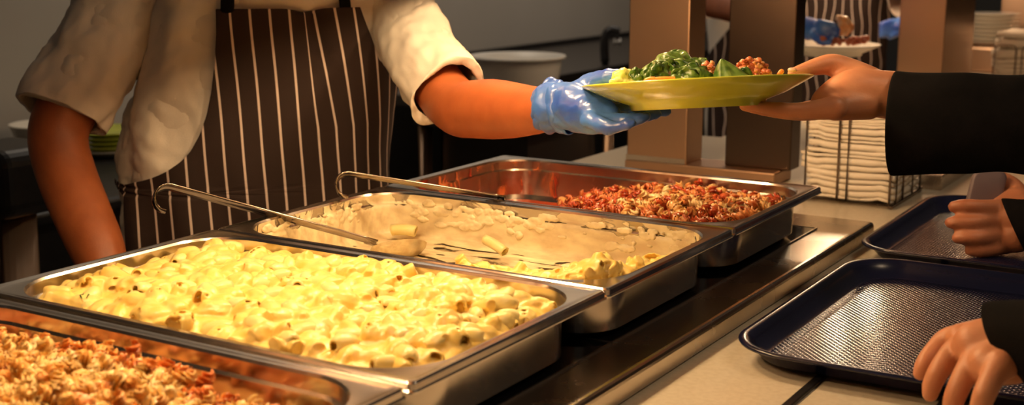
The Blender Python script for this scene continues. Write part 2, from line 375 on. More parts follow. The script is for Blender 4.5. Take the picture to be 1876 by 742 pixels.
def np_fusilli(L=.033, R=.0066, turns=2.3, n=26):
    ring = 12; v = []; f = []
    for i in range(n):
        t = i/(n-1); x = (t-.5)*L; tw = t*turns*2*PI; e = min(1, .55+3*min(t, 1-t))
        for k in range(ring):
            a = 2*PI*k/ring; r = R*e*(.24+.76*abs(math.cos(1.5*a))**2.6)
            v.append((x+.0012*math.sin(a), r*math.cos(a+tw), r*math.sin(a+tw)))
    for i in range(n-1):
        for k in range(ring):
            a = i*ring+k; b = i*ring+(k+1) % ring; f.append((a, a+ring, b+ring, b))
    f.append(tuple(range(ring))); f.append(tuple(reversed(range((n-1)*ring, n*ring))))
    return np.array(v), f
def np_elbow(R=.0048, L=.022, n=10, bend=1.5, wall=.0012):
    ring = 14; v = []; f = []
    def P(t, a, r):
        th = (t-.5)*bend; rc = L/bend; cxx = rc*math.sin(th); cz = rc*(math.cos(th)-1)
        rd = r*(1+.05*math.cos(7*a)); return (cxx+rd*math.cos(a)*math.sin(th), rd*math.sin(a), cz+rd*math.cos(a)*math.cos(th))
    for r in (R, R-wall):
        for i in range(n):
            for k in range(ring): v.append(P(i/(n-1), 2*PI*k/ring, r))
    m = n*ring
    for i in range(n-1):
        for k in range(ring):
            a = i*ring+k; b = i*ring+(k+1) % ring; f.append((a, a+ring, b+ring, b)); f.append((m+a, m+b, m+b+ring, m+a+ring))
    for k in range(ring):
        b = (k+1) % ring; f.append((k, b, m+b, m+k)); a = (n-1)*ring; f.append((a+k, m+a+k, m+a+b, a+b))
    return np.array(v), f
def rot_any(tilt=1.0):
    ax, ay, az = (rng.uniform(-PI, PI) if tilt > .75 else rng.normal(0, .55)), rng.normal(0, .45*tilt), rng.uniform(0, 2*PI)
    cx, sx, cy, sy, cz, sz = math.cos(ax), math.sin(ax), math.cos(ay), math.sin(ay), math.cos(az), math.sin(az)
    return np.array([[cz, -sz, 0], [sz, cz, 0], [0, 0, 1]]) @ np.array([[cy, 0, sy], [0, 1, 0], [-sy, 0, cy]]) @ np.array([[1, 0, 0], [0, cx, -sx], [0, sx, cx]])
class Heap:
    def __init__(s): s.v = []; s.f = []; s.a = []; s.n = 0
    def put(s, shape, pos, tint, sc=1., tilt=1.):
        v, f = shape; w_ = (v*sc) @ rot_any(tilt).T + np.array(pos)
        s.v.append(w_); s.f.extend([tuple(i+s.n for i in q) for q in f]); s.n += len(v); s.a.append(np.full(len(v), tint))
    def grid(s, x0, x1, y0, y1, nx, ny, hf, base, tint):            # closed bed of sauce following a height function
        xs = np.linspace(x0, x1, nx); ys = np.linspace(y0, y1, ny); top = [(x, y, hf(x, y)) for x in xs for y in ys]; bot = [(x, y, min(base, hf(x, y)-.001)) for x in xs for y in ys]
        n = nx*ny; v = np.array(top+bot); f = []
        for i in range(nx-1):
            for j in range(ny-1):
                a = i*ny+j; f.append((a, a+ny, a+ny+1, a+1)); f.append((n+a, n+a+1, n+a+ny+1, n+a+ny))
        for i in range(nx-1):
            a = i*ny; f.append((a, n+a, n+a+ny, a+ny)); a = i*ny+ny-1; f.append((a, a+ny, n+a+ny, n+a))
        for j in range(ny-1):
            f.append((j, j+1, n+j+1, n+j)); a = (nx-1)*ny+j; f.append((a, n+a, n+a+1, a+1))
        s.v.append(v); s.f.extend([tuple(i+s.n for i in q) for q in f]); s.n += len(v)
        s.a.append(np.array([tint(x, y) for x, y, z in top]*2))
    def build(s, name, mt, parent=None): return obj(name, (np.concatenate(s.v), s.f), mt, parent, attr=np.concatenate(s.a))
def nz(x, y, s, o=0.): return noise.noise(Vector((x*s, y*s, o)))
def inside(x, y, hx, hy, r):                                        # signed distance (negative inside) to a rounded rectangle round the origin
    qx = abs(x)-hx+r; qy = abs(y)-hy+r; return math.hypot(max(qx, 0), max(qy, 0))+min(max(qx, qy), 0)-r
SHELL = np_shell(); SPOONC = mat('sauce_coated_steel', (.62, .50, .30), .25, .3, col2=(.78, .68, .42), nscale=90, bump=.5, bscale=120)
SHELL2 = np_shell(.0105, .016); FUS = np_fusilli(); FUS2 = np_fusilli(.026, .0062, 1.6, 20); ELB = np_elbow(); BEND = np_elbow(.0056, .026, 10, 1.2, .0054); BEND2 = np_elbow(.0062, .030, 10, .6, .0060); SHELL3 = np_shell(.0115, .013); ELB2 = np_elbow(.0055, .026, 10, 1.9)

# pan 2: macaroni cheese, pieces half sunk in the sauce
def fill(y0, hx, hy, hf, shapes, count, tintf, bury, minh=-.06, zmax=None, sel=None, sc=(0.9, 1.15), tilt=1.0):
    hpz = Heap(); cy = y0+.1625; c = 0
    while c < count:
        x = rng.uniform(-hx, hx); y = rng.uniform(-hy, hy)
        if inside(x, y, hx, hy, .045) > -.008: continue
        if sel is not None and not sel(x, y): continue
        z = hf(x, y)+bury+rng.uniform(-.004, .004)
        hpz.put(shapes[rng.integers(len(shapes))], (x-.265, y+cy, z), tintf(x, y), rng.uniform(*sc), tilt); c += 1
    return hpz, cy
def h2(x, y):
    d = -inside(x, y, .240, .139, .045); edge = min(1, max(0, d/.05))
    return -.020+.014*edge**.7+.008*nz(x, y, 14)+.006*nz(x, y, 34, 3)+.004*max(0, 1-(x-.03)**2/.03)
H, cy = fill(.325*0+.0, .240, .139, h2, [SHELL2, SHELL, SHELL3, BEND, BEND2, SHELL], 720, lambda x, y: .12+.35*rng.random(), -.001, tilt=.7, sc=(.9, 1.4))
cy2 = .1625-.001
def clampgrid(hz, hf, cyy, base, tint, hx=.240, hy=.139):
    def g(x, y):
        d = inside(x, y, hx, hy, .045); return hf(x, y) if d < -.004 else base
    hz.grid(-hx, hx, -hy, hy, 150, 90, g, base, tint)
    hz.v[-1][:, 0] += -.265; hz.v[-1][:, 1] += cyy
def crop_round(hz, cyy, hx=.2395, hy=.1385, r=.045):                # push everything inside the rounded wall of the pan
    for a in hz.v:
        X = a[:, 0]+.265; Y = a[:, 1]-cyy
        qx = np.abs(X)-hx+r; qy = np.abs(Y)-hy+r
        d = np.hypot(np.maximum(qx, 0), np.maximum(qy, 0)); out = (d > r) & (qx > 0) & (qy > 0)
        k = np.where(out, r/np.maximum(d, 1e-9), 1)
        X2 = np.where(out, np.sign(X)*(hx-r+qx*k), np.clip(X, -hx, hx)); Y2 = np.where(out, np.sign(Y)*(hy-r+qy*k), np.clip(Y, -hy, hy))
        a[:, 0] = X2-.265; a[:, 1] = Y2+cyy
clampgrid(H, lambda x, y: h2(x, y)+.0022*(1+nz(x, y, 45, 8)), .1625, -.055, lambda x, y: .35)
crop_round(H, .1625)
mac = H.build('macaroni_cheese', CHEESY); remesh(mac, .0016, 5, .5)
Hs = Heap()
for _ in range(110):
    x = rng.uniform(-.225, .225); y = rng.uniform(-.125, .125)
    if inside(x, y, .240, .139, .055) > -.014: continue
    Hs.put(SHELL2 if _ % 3 else SHELL, (x-.265, y+.1625, h2(x, y)+.0025), .15+.3*rng.random(), rng.uniform(.9, 1.2), .55)
shl = Hs.build('ridged_shells', CHEESY, mac); shl['kind'] = 'stuff'
tag(mac, 'bed of yellow macaroni cheese filling the second pan from the camera', 'pasta', kind='stuff')
# pan 1: cheesy fusilli in tomato
def h1(x, y): return -.036+.016*max(0, 1-((x+.02)/.24)**2)+.012*nz(x, y, 11)+.006*nz(x, y, 30, 2)-.010*max(0, (y-.10)/.04)
H, _ = fill(-.328, .237, .136, h1, [FUS, FUS2, FUS2], 1100, lambda x, y: min(1, max(0, .10+.42*rng.random()+.5*nz(x, y, 16, 5)+(-.22 if y > .095+.03*nz(x, y, 20) else .10))), .004, tilt=1.3)
clampgrid(H, lambda x, y: h1(x, y)-.003, -.328+.1625, -.0615, lambda x, y: .18, .237, .136)
crop_round(H, -.328+.1625, .2365, .1355)
tag(H.build('baked_fusilli', BAKED), 'orange fusilli under melted cheese in the pan nearest the camera', 'pasta', kind='stuff')
# pan 4: red fusilli, heaped to the right
def h4(x, y): return -.058+.034*min(1, max(0, (x+.10)/.12))+.009*nz(x, y, 12, 7)+.005*nz(x, y, 30, 2)+.012*math.exp(-((x-.12)**2+(y+.05)**2)/.004)
def t4(x, y):
    return min(1, max(0, -.02+.62*rng.random()+.6*nz(x, y, 18, 9)+(.10 if x > .02 else -.06)))
H, _ = fill(.649, .237, .136, h4, [FUS, FUS, FUS2], 430, t4, .005, sc=(1.1, 1.35), sel=lambda x, y: x > -.09+.05*nz(x, y, 20) or rng.random() < .012, tilt=1.0)
clampgrid(H, lambda x, y: h4(x, y)-.004 if x > -.10 else -.0612, .649+.1625, -.0616, lambda x, y: .1, .237, .136)
crop_round(H, .649+.1625, .2365, .1355)
tag(H.build('tomato_fusilli', RED), 'red tomato fusilli heaped at the right end of the farthest pan', 'pasta', kind='stuff')
sf = inner_film(.649, 0, FILM_R, 'tomato_smear', None, lambda x, y, z: -.045+.09*nz(x, y, 9, 2)*2+.04*(x < -.30)-.2*(x > -.2)*(z > -.03)-.05*(z < -.055))
tag(sf, 'smears of tomato sauce dried on the walls of the farthest pan', 'sauce', kind='stuff')
sf = inner_film(.324, 0, FILM_C, 'cream_sauce', None, lambda x, y, z: .20 if z > -.060 and z < -.018 else (-.03 if z >= -.018 else .015))
tag(sf, 'cream sauce scraped thinly over the inside of the nearly empty pan', 'sauce', kind='stuff')
# pan 3: what is left, along the near right side
def h3(x, y): return -.056+.026*min(1, math.exp(-((y+.092)/.042)**2)*1.3)*min(1, max(0, (x+.02+.5*(y+.05))/.05))+.03*math.exp(-((x-.215)/.035)**2)*(1 if y < .06 else .0)+.004*nz(x, y, 26, 1)
H, _ = fill(.324-.0, .237, .136, h3, [SHELL, SHELL2, BEND, BEND2], 330, lambda x, y: .1+.3*rng.random(), .001, sel=lambda x, y: (x > .0+.5*(-.05-y) and y < -.048+.03*nz(x, y, 24)) or (x > .195 and y < .07))
for k in range(4):
    x = rng.uniform(.05, .22); H.put(BEND if k % 2 else SHELL, (x-.265, .324+.1625-.115+rng.uniform(-.014, .02), h3(x, -.12)+.004), .2, 1.1)
H.v, H.f, H.a, H.n = H.v, H.f, H.a, H.n
crop_round(H, .324+.1625, .2365, .1355)
left = H.build('macaroni_remains', CHEESY); remesh(left, .0016, 1, .5)
tag(left, 'last clumps of yellow macaroni along the front right of the scraped pan', 'pasta', kind='stuff')
Hl = Heap(); SPH = M3(); sphere(SPH, (0, 0, 0), 1, 10, 7); SP = (np.array(SPH.v), SPH.f)
def lump(c, r): 
    v, f = SP; w_ = v*np.array(r)+np.array(c); Hl.v.append(w_); Hl.f.extend([tuple(i+Hl.n for i in q) for q in f]); Hl.n += len(v); Hl.a.append(np.full(len(v), .3+.3*rng.random()))
for k in range(150):
    u = rng.random(); zz = -.010-.030*rng.random()**1.6; r = rng.uniform(.003, .0075)
    if u < .62: lump((rng.uniform(-.47, -.12) if rng.random() < .75 else rng.uniform(-.12, -.06), .324+.325-.0185+.004*(zz+.012)/.04, zz), (r*rng.uniform(1, 2.2), .0022, r*.8))
    elif u < .9: lump((-.530+.0205, .324+rng.uniform(.07, .26), zz), (.0022, r*1.6, r*.8))
    else: lump((rng.uniform(-.42, -.15), .324+rng.uniform(.10, .28), -.0615), (r*1.5, r, .0020))
lm = Hl.build('sauce_lumps', mat('dried_cream_sauce', (.72, .60, .36), .4, col2=(.80, .70, .46), nscale=60, bump=.3, bscale=120)); remesh(lm, .0012, 2); displace(lm, .003, .006)
tag(lm, 'lumps of drying cream sauce stuck to the far and left walls of the scraped pan', 'sauce', kind='stuff')
def piece(name, shape, pos, rz, tint, mt, label, cat, group=None, tilt=(0, 0)):
    v, f = shape; o = obj(name, (v, f), mt, attr=[tint]*len(v)); o.location = pos; o.rotation_euler = (tilt[0], tilt[1], rz); tag(o, label, cat, group); return o
pp = PZ(740, 432, -.053); piece('pasta_tube', np_elbow(.0075, .034, 10, .4), pp, .35, .35, CHEESY, 'single pasta tube lying beside the spoon in the scraped pan', 'pasta')
pp = PZ(905, 458, -.045); piece('pasta_tube', np_elbow(.0065, .036, 10, .3), pp, -.2, .5, CHEESY, 'pale pasta tube at the left tip of the leftover macaroni', 'pasta', tilt=(0, .3))
# herb flecks on the macaroni cheese
hb = M3()
for (px, py) in ((245, 550), (262, 541), (312, 523), (150, 548), (430, 473), (588, 490), (455, 505), (330, 505), (690, 560), (612, 575), (560, 500), (380, 540)):
    c = PZ(px, py, -.006)
    for k in range(3):
        a = rng.uniform(0, PI); q = c+Vector((rng.uniform(-.006, .006), rng.uniform(-.006, .006), .003)); dd = Vector((math.cos(a), math.sin(a), .2))*.0035
        tube(hb, [q-dd, q+dd], [.0004, .0009], 5)
tag(obj('herb_flecks', hb.get(), HERB), 'dark green herb flecks scattered over the macaroni cheese', 'herbs', kind='stuff')

# ------------------------------------------------------------------ spoons
def spoon(A, Bp, end_px, name_label, wdt=.0095, drop=None):
    A = Vector(A); Bp = Vector(Bp); d = (Bp-A).normalized()
    t = .1
    while PX(A+d*t)[0] > end_px and t < .6: t += .004
    E_ = A+d*t
    root = thing('serving_spoon', A, name_label, 'spoon', 'steel serving spoons')
    side = d.cross(Vector((0, 0, 1))).normalized(); up = side.cross(d).normalized()
    side = (side*math.cos(.6)+up*math.sin(.6)*(-1 if side.dot(RZ) > 0 else 1)).normalized()
    m = M3(); rings = []
    path = [A+d*(t*i/14) for i in range(15)]
    bx = Vector((d.x, d.y, 0)).normalized()
    c0 = A-d*.030 if drop is None else A+Vector(drop)
    # the hooked end curls over and down
    for k in range(1, 9):
        a = k/8*PI*1.05; path.append(E_+d*(.017*math.sin(a))-up*(.017*(1-math.cos(a))))
    if drop is not None: path = smooth_path([c0+bx*.03, c0+bx*.034+(A-c0)*.35, A], 4)[:-1]+path
    for i, p_ in enumerate(path):
        i0 = i-(len(path)-23)
        tt = (path[min(i+1, len(path)-1)]-path[max(i-1, 0)]).normalized(); s_ = side; u_ = s_.cross(tt).normalized()
        w_ = wdt*(.75+.25*min(1, max(0, i0)/14)) * (1 if i0 < 19 else 1-.12*(i0-18)); th = .0012
        rings.append([p_+s_*w_*cx_+u_*(th*cz_ - .0012*(cx_*cx_)) for cx_, cz_ in ((-1, -1), (-.5, -1), (0, -1), (.5, -1), (1, -1), (1, 1), (.5, 1), (0, 1), (-.5, 1), (-1, 1))])
    v, f = loft(rings, True); m.add(v, f)
    obj('handle', m.get(), HANDLE, root)
    b = M3(); n = 20; rr = []
    for k, (q, zz) in enumerate([(1, 0), (.97, -.004), (.8, -.011), (.5, -.016), (.1, -.018), (.1, -.0168), (.5, -.0148), (.78, -.0098), (.93, -.0035), (.96, 0.0004)]):
        rr.append([c0+Vector((d.x, d.y, 0)).normalized()*(.036*q*math.cos(2*PI*j/n))+side*(.026*q*math.sin(2*PI*j/n))+Vector((0, 0, zz+.002)) for j in range(n)])
    rr.append(rr[0]); v, f = loft(rr, False); b.add(v, f); obj('bowl', b.get(), SPOONC, root)
    return root
spoon(PZ(690, 443, -.040), PZ(480, 386, .008), 318, 'steel spoon with hooked handle leaning over the left corner of the scraped pan')
A2 = PZ(925, 361, .004)
B2 = PZ(700, 326, .030)
spoon(A2, B2, 645, 'steel spoon with hooked handle lying along the rim between the two far pans', .007, (.05, .040, -.036))

# ------------------------------------------------------------------ trays
def tray(x0, x1, y0, y1, label):
    root = thing('cafeteria_tray', ((x0+x1)/2, (y0+y1)/2, ZC+.0035), label, 'tray', 'navy blue cafeteria trays')
    cx, cy = (x0+x1)/2, (y0+y1)/2; hx, hy = (x1-x0)/2, (y1-y0)/2; zb = ZC+.0042
    R = lambda d, r, z: rrect(cx, cy, hx-d, hy-d, r, zb+z, 12)
    rings = [R(.045, .03, .0), R(.030, .042, .0), R(.022, .05, .003), R(.010, .06, .0165), R(.001, .066, .0185), R(0, .067, .0205), R(.001, .066, .0222), R(.005, .063, .0226), R(.010, .060, .0205), R(.014, .056, .0150), R(.026, .047, .0042), R(.034, .042, .0028)]
    v, f = loft(rings, False); f.append(tuple(reversed(range(len(rings[0]))))); f = [tuple(q) for q in f]
    obj('rim', (v, f), NAVY, root)
    v, f = loft([R(.030, .044, .0020), R(.031, .043, .0034), R(.045, .035, .0034)], False); f.append(tuple(range(2*len(rings[0]), 3*len(rings[0]))))
    obj('tray_floor', (v, f), NAVYT, root, smooth=True)
    return root
tray(.078, .438, .417, .888, 'navy tray on the counter in front, gripped by a hand at its near edge')
tray(.056, .416, .922, 1.385, 'navy tray behind the front one, with a hand holding a grey case over it')

# ------------------------------------------------------------------ napkin racks
def rack(x0, x1, y0, y1, h, label, sheets, nlabel, group, over=.004):
    root = thing('napkin_rack', ((x0+x1)/2, (y0+y1)/2, ZC), label, 'napkin rack', 'wire napkin racks')
    zb = ZC+.007; r = .0019; m = M3()
    tube(m, [(x0, y0, zb), (x1, y0, zb), (x1, y1, zb), (x0, y1, zb), (x0, y0, zb)], r*1.2, 8); obj('base_frame', m.get(), WIRE, root)
    for (fx, fy) in ((x0+.004, y0+.004), (x1-.004, y0+.004), (x0+.004, y1-.004), (x1-.004, y1-.004)):
        m = M3(); sphere(m, (fx, fy, ZC+.0052), (.005, .005, .0052)); obj('foot', m.get(), WIRE, root)
    w_ = x1-x0
    def loop(a, b, fixed, axis):
        m = M3(); pts = [(0, zb, a), (0, zb+h-.01, a), (0, zb+h-.003, a+(b-a)*.06), (0, zb+h, a+(b-a)*.15), (0, zb+h, b-(b-a)*.15), (0, zb+h-.003, b-(b-a)*.06), (0, zb+h-.01, b), (0, zb, b)]
        tube(m, [((s, fixed, z) if axis == 'x' else (fixed, s, z)) for _, z, s in pts], r, 8); obj('wire_loop', m.get(), WIRE, root)
    for yy in (y0, y1): loop(x0+.006, x0+.006+w_*.36, yy, 'x'); loop(x1-.006-w_*.46, x1-.006, yy, 'x')
    for xx in (x0, x1): loop(y0+.02, y0+.06, xx, 'y'); loop(y1-.07, y1-.02, xx, 'y')
    z = zb+.002
    proto = None; hs = (h+over)/sheets; hk = [rng.uniform(.35, 1.7) for _ in range(sheets)]; hk = [q_*sheets/sum(hk)*hs for q_ in hk]
    for k in range(sheets):
        hx, hy = w_/2-.004, (y1-y0)/2-.004; hs = hk[k]; th = hs*.98; nx, ny = 15, 15; top = []; bot = []
        for i in range(nx):
            for j in range(ny):
                u = -1+2*i/(nx-1); v_ = -1+2*j/(ny-1)
                s = .0075*nz(u, v_, 1.5, k*.22)+.0016*nz(u, v_, 4, k*.8)
                x = (x0+x1)/2+u*hx+.007*abs(u)**3*nz(v_*2, k*3.1, 1)+(.006*math.sin(k*.8)-.002)*max(0, -u)**4; y = (y0+y1)/2+v_*hy+.004*abs(v_)**3*nz(u*2, k*2.3, 1)
                zz = z+s*(0.4+.6*(abs(u) > .6))
                top.append((x, y, zz+th*(1-.15*max(abs(u), abs(v_))**8))); bot.append((x, y, zz+.05*th*max(abs(u), abs(v_))**8))
        n = nx*ny; v = top+bot; f = []
        for i in range(nx-1):
            for j in range(ny-1):
                a = i*ny+j; f.append((a, a+ny, a+ny+1, a+1)); f.append((n+a, n+a+1, n+a+ny+1, n+a+ny))
        for i in range(nx-1):
            a = i*ny; f.append((a, n+a, n+a+ny, a+ny)); a = i*ny+ny-1; f.append((a, a+ny, n+a+ny, n+a))
        for j in range(ny-1):
            f.append((j, j+1, n+j+1, n+j)); a = (nx-1)*ny+j; f.append((a, n+a, n+a+1, a+1))
        o = obj('paper_napkin', (v, f), NAPKIN); tag(o, nlabel, 'napkin', group); z += hs
rack(-.152, .004, 1.325, 1.515, .150, 'wire rack of napkins on the counter below the lime plate and black sleeve', 19, 'white folded paper napkin in the wire rack below the black sleeve', 'napkins in the near rack')
rack(-.186, -.030, 2.98, 3.17, .150, 'second wire rack of napkins, farther off at the right edge', 10, 'white folded paper napkin in the far rack at the right edge', 'napkins in the far rack', .034)

# ------------------------------------------------------------------ plate with food
PC = PD(1276, 150, 1.50)
vdir = (PC-CAM).normalized()
right = (RX - RY*.050).normalized(); right = (right - vdir*right.dot(vdir)).normalized()
up_ = right.cross(vdir).normalized()
if up_.z < 0: up_ = -up_
back = up_.cross(right).normalized()                               # away from the camera within the plate plane
tiltm = Matrix.Rotation(math.radians(-1.2), 3, right)
up_ = tiltm @ up_; back = tiltm @ back
if back.dot(vdir) < 0: back = -back
RP = Matrix((right, back, up_)).transposed()
def plt(u, v_, h): return PC + right*u + back*v_ + up_*h
pr = thing('dinner_plate', PC, 'lime green dinner plate of food passed from gloved hand to bare hand', 'plate')
m = M3(); lathe(m, [(.0, -.0235), (.070, -.0235), (.072, -.0300), (.078, -.0305), (.080, -.0240), (.100, -.0175), (.118, -.0085), (.1335, -.0006), (.1345, .0008), (.1335, .0016), (.117, -.0055), (.098, -.0135), (.080, -.0195), (.0, -.0205)], PC, 96, RP)
obj('plate_body', m.get(), PLATE, pr)
def crumpled_leaf(c, L, W, yaw, pitch, roll, curl, seed, mt, label, name='spinach_leaf', cat='leaf', group=None, thick=.0012):
    nx, ny = 17, 11; top = []; q = Matrix.Rotation(yaw, 3, up_) @ Matrix.Rotation(pitch, 3, back) @ Matrix.Rotation(roll, 3, right)
    ex, ey, ez = q @ right, q @ back, q @ up_
    for i in range(nx):
        t = i/(nx-1); hw = W*math.sin(PI*min(1, t*.93+.05))**.65
        for j in range(ny):
            s = -1+2*j/(ny-1); x = (t-.5)*L; y = s*hw
            z = curl*.5*L*(.3-(t-.5)**2*2.2)-curl*.4*W*s*s + .009*nz(t*2.4, s*1.3, 1.4, seed)+.005*nz(t*6, s*3.5, 1.4, seed+3)
            y += .006*nz(t*3, s*2, 1.2, seed+9)
            z += .0016*abs(s)**.5
            top.append(c+ex*x+ey*y+ez*z)
    v, f = top, []
    for i in range(nx-1):
        for j in range(ny-1): a = i*ny+j; f.append((a, a+ny, a+ny+1, a+1))
    o = obj(name, (v, f), mt); s = o.modifiers.new('solid', 'SOLIDIFY'); s.thickness = thick; s.offset = 0
    sb = o.modifiers.new('sub', 'SUBSURF'); sb.levels = 1; sb.render_levels = 1
    tag(o, label, cat, group); return o
def AT(px, py, v_=0.):                                              # a point over the plate seen at a pixel
    d = 1.5+v_; return PD(px, py, d)
LG = 'wilted spinach leaves on the plate'
leaves = [(1200, 128, -.02, .040, .012, .3, -.5, .9, .8), (1218, 113, .0, .050, .016, -.4, -.25, .5, .9), (1243, 108, .02, .045, .014, .2, .2, .6, 1.), (1206, 132, -.04, .03, .012, 1.2, -.9, 1.1, .5),
          (1232, 132, -.045, .034, .010, .9, 1.15, 1.2, .5), (1262, 126, -.03, .050, .013, -.2, .45, .9, .7), (1285, 132, -.05, .036, .012, .4, .6, .7, .7), (1258, 138, -.055, .036, .009, .1, .1, 1.0, .7),
          (1238, 120, .03, .05, .016, .6, .1, .4, 1.), (1280, 118, .01, .03, .012, -.5, .4, .8, .8)]
for k, (px, py, v_, L, W, yaw, pit, rol, cu) in enumerate(leaves):
    crumpled_leaf(AT(px, py, v_), L, W, yaw, pit, rol, cu, k*3.3, LEAF, 'dark wilted spinach leaf in the green pile left of centre on the plate', group=LG)
LV = []; nx, ny = 14, 19
for i in range(nx):
    t = i/(nx-1)
    for j in range(ny):
        a = PI*(j/(ny-1))*1.15-.25; rx = (33*t**.8)*(1+.10*math.sin(a*5+t*2)); px = 1322+20*t+rx*-math.cos(a); py = 107+(40-7*abs(math.cos(a)))*t+1.5*math.sin(a*4)*t
        LV.append(AT(px, py, -.05-.030*t*math.sin(a)+.003*math.sin(a*7)*t))
o = obj('basil_leaf', (LV, [(i*ny+j, (i+1)*ny+j, (i+1)*ny+j+1, i*ny+j+1) for i in range(nx-1) for j in range(ny-1)]), LEAF)
so = o.modifiers.new('solid', 'SOLIDIFY'); so.thickness = .0012; tag(o, 'large glossy dark leaf folded to a point right of centre on the plate', 'leaf')
crumpled_leaf(AT(1362, 142, -.05), .044, .010, -.1, .35, .7, .6, 78, LEAF, 'flat green leaf lying at the foot of the large folded leaf', 'basil_leaf')
crumpled_leaf(AT(1327, 140, -.03), .030, .012, 1.2, .5, .9, .8, 79, LEAF, 'small dark leaf behind the large folded leaf', 'basil_leaf')
m = M3(); limb(m, [(1128, 146, 1.49, 9), (1140, 140, 1.49, 14), (1160, 143, 1.50, 12), (1176, 147, 1.50, 8)]); limb(m, [(1122, 150, 1.48, 6), (1190, 150, 1.49, 5)])
o = obj('lettuce_heart', m.get(), LEAFY); remesh(o, .0016, 3); displace(o, .006, .010)
tag(o, 'pale yellow lettuce heart at the left end of the plate', 'lettuce')
crumpled_leaf(AT(1172, 141, -.02), .026, .010, .2, .5, 1.0, .6, 90, LEAF, 'small green leaf curled over the pale lettuce heart', 'lettuce_leaf')
for (a, b, lab) in (((1192, 148), (1237, 146), 'long orange carrot stick lying below the spinach'), ((1180, 150), (1200, 146), 'short orange carrot piece beside the lettuce heart')):
    m = M3(); tube(m, smooth_path([AT(a[0], a[1], -.09), AT((a[0]+b[0])/2, (a[1]+b[1])/2-1.5, -.09), AT(b[0], b[1], -.09)], 4), .0034, 8)
    o = obj('carrot_stick', m.get(), CARROT); bevel(o, .0008, 2); tag(o, lab, 'carrot')
def mince(x0, x1, yt, yb, n, v_, name, label):
    hm = M3()
    for k in range(n):
        px = rng.uniform(x0, x1); t = (px-x0)/(x1-x0); top = yb-(yb-yt)*math.sin(PI*min(1, max(0, .12+.8*t)))
        py = rng.uniform(top, yb); r = rng.uniform(3.2, 6)*1.5/F_PX; c = AT(px, py, v_+rng.uniform(-.025, .025))
        n0 = len(hm.v); sphere(hm, c, (r*rng.uniform(.8, 1.5), r, r*rng.uniform(.7, 1.1)), 9, 7)
        hm.a[n0:] = [rng.random()*.9]*(len(hm.v)-n0)
    o = obj(name, hm.get(), MINCE, attr=hm.a); displace(o, .004, .004); return tag(o, label, 'meat sauce', kind='stuff')
mince(1283, 1318, 112, 142, 40, -.02, 'meat_sauce', 'reddish clump of meat sauce beside the spinach pile')
mince(1345, 1412, 106, 141, 110, .0, 'meat_sauce', 'larger heap of minced meat sauce behind the folded leaf')
m = M3()
for k in range(60):
    c = AT(rng.uniform(1240, 1440), rng.uniform(141, 147), rng.uniform(-.08, .03)); d_ = Vector((rng.normal(), rng.normal(), .3)).normalized()*.0028
    tube(m, [c-d_, c, c+d_], [.0006, .0012, .0006], 6)
tag(obj('rice_grains', m.get(), CHINA), 'pale rice grains scattered under the plate food', 'rice', kind='stuff')
m = M3(); limb(m, [(1428, 136, 1.49, 5), (1432, 131, 1.49, 5)]); o = obj('carrot_cube', m.get(), CARROT); remesh(o, .0012, 1); tag(o, 'small orange cube near the bare thumb on the plate', 'carrot')

# ------------------------------------------------------------------ people
def ell_ring(c, ax, a, b, n, seed=0, wob=0., side=None):
    a_, b_ = (side, Vector(ax).normalized().cross(side).normalized()) if side is not None else frame(ax)
    out = []
    for k in range(n):
        th = 2*PI*k/n; q = 1+wob*noise.noise(Vector((math.cos(th)*1.6, math.sin(th)*1.6, seed)))
        out.append(c+a_*math.cos(th)*a*q+b_*math.sin(th)*b*q)
    return out
def sleeve(m, pts, n=40, wob=.10, depthf=.85, steps=7, seed=0., tilt=None, hem=True):
    # pts: (px, py, depth, half width px); rings face along the path; the last ring is the cuff
    P = [(PD(a, b, d), r*d/F_PX) for a, b, d, r in pts]; path = smooth_path([p_ for p_, _ in P], steps); rr = []
    for i in range(len(P)-1):
        for k in range(steps): rr.append(P[i][1]+(P[i+1][1]-P[i][1])*k/steps)
    rr.append(P[-1][1]); rings = []
    for i, c in enumerate(path):
        ax = (path[min(i+1, len(path)-1)]-path[max(i-1, 0)]).normalized()
        if tilt is not None:
            k = i/(len(path)-1); ax = (ax*(1-k)+tilt*k).normalized()
        s_ = ax.cross(RZ).normalized()
        rings.append(ell_ring(c, ax, rr[i], rr[i]*depthf, n, seed+i*.16, wob, s_))
    v, f = loft(rings, False); m.add(v, f); return rings
def cloth(name, m, mt, parent, th=.0018, uvs=None):
    o = obj(name, m.get(), mt, parent, uvs=uvs); s = o.modifiers.new('solid', 'SOLIDIFY'); s.thickness = th; s.offset = 0
    sb = o.modifiers.new('sub', 'SUBSURF'); sb.levels = 1; sb.render_levels = 1
    return o

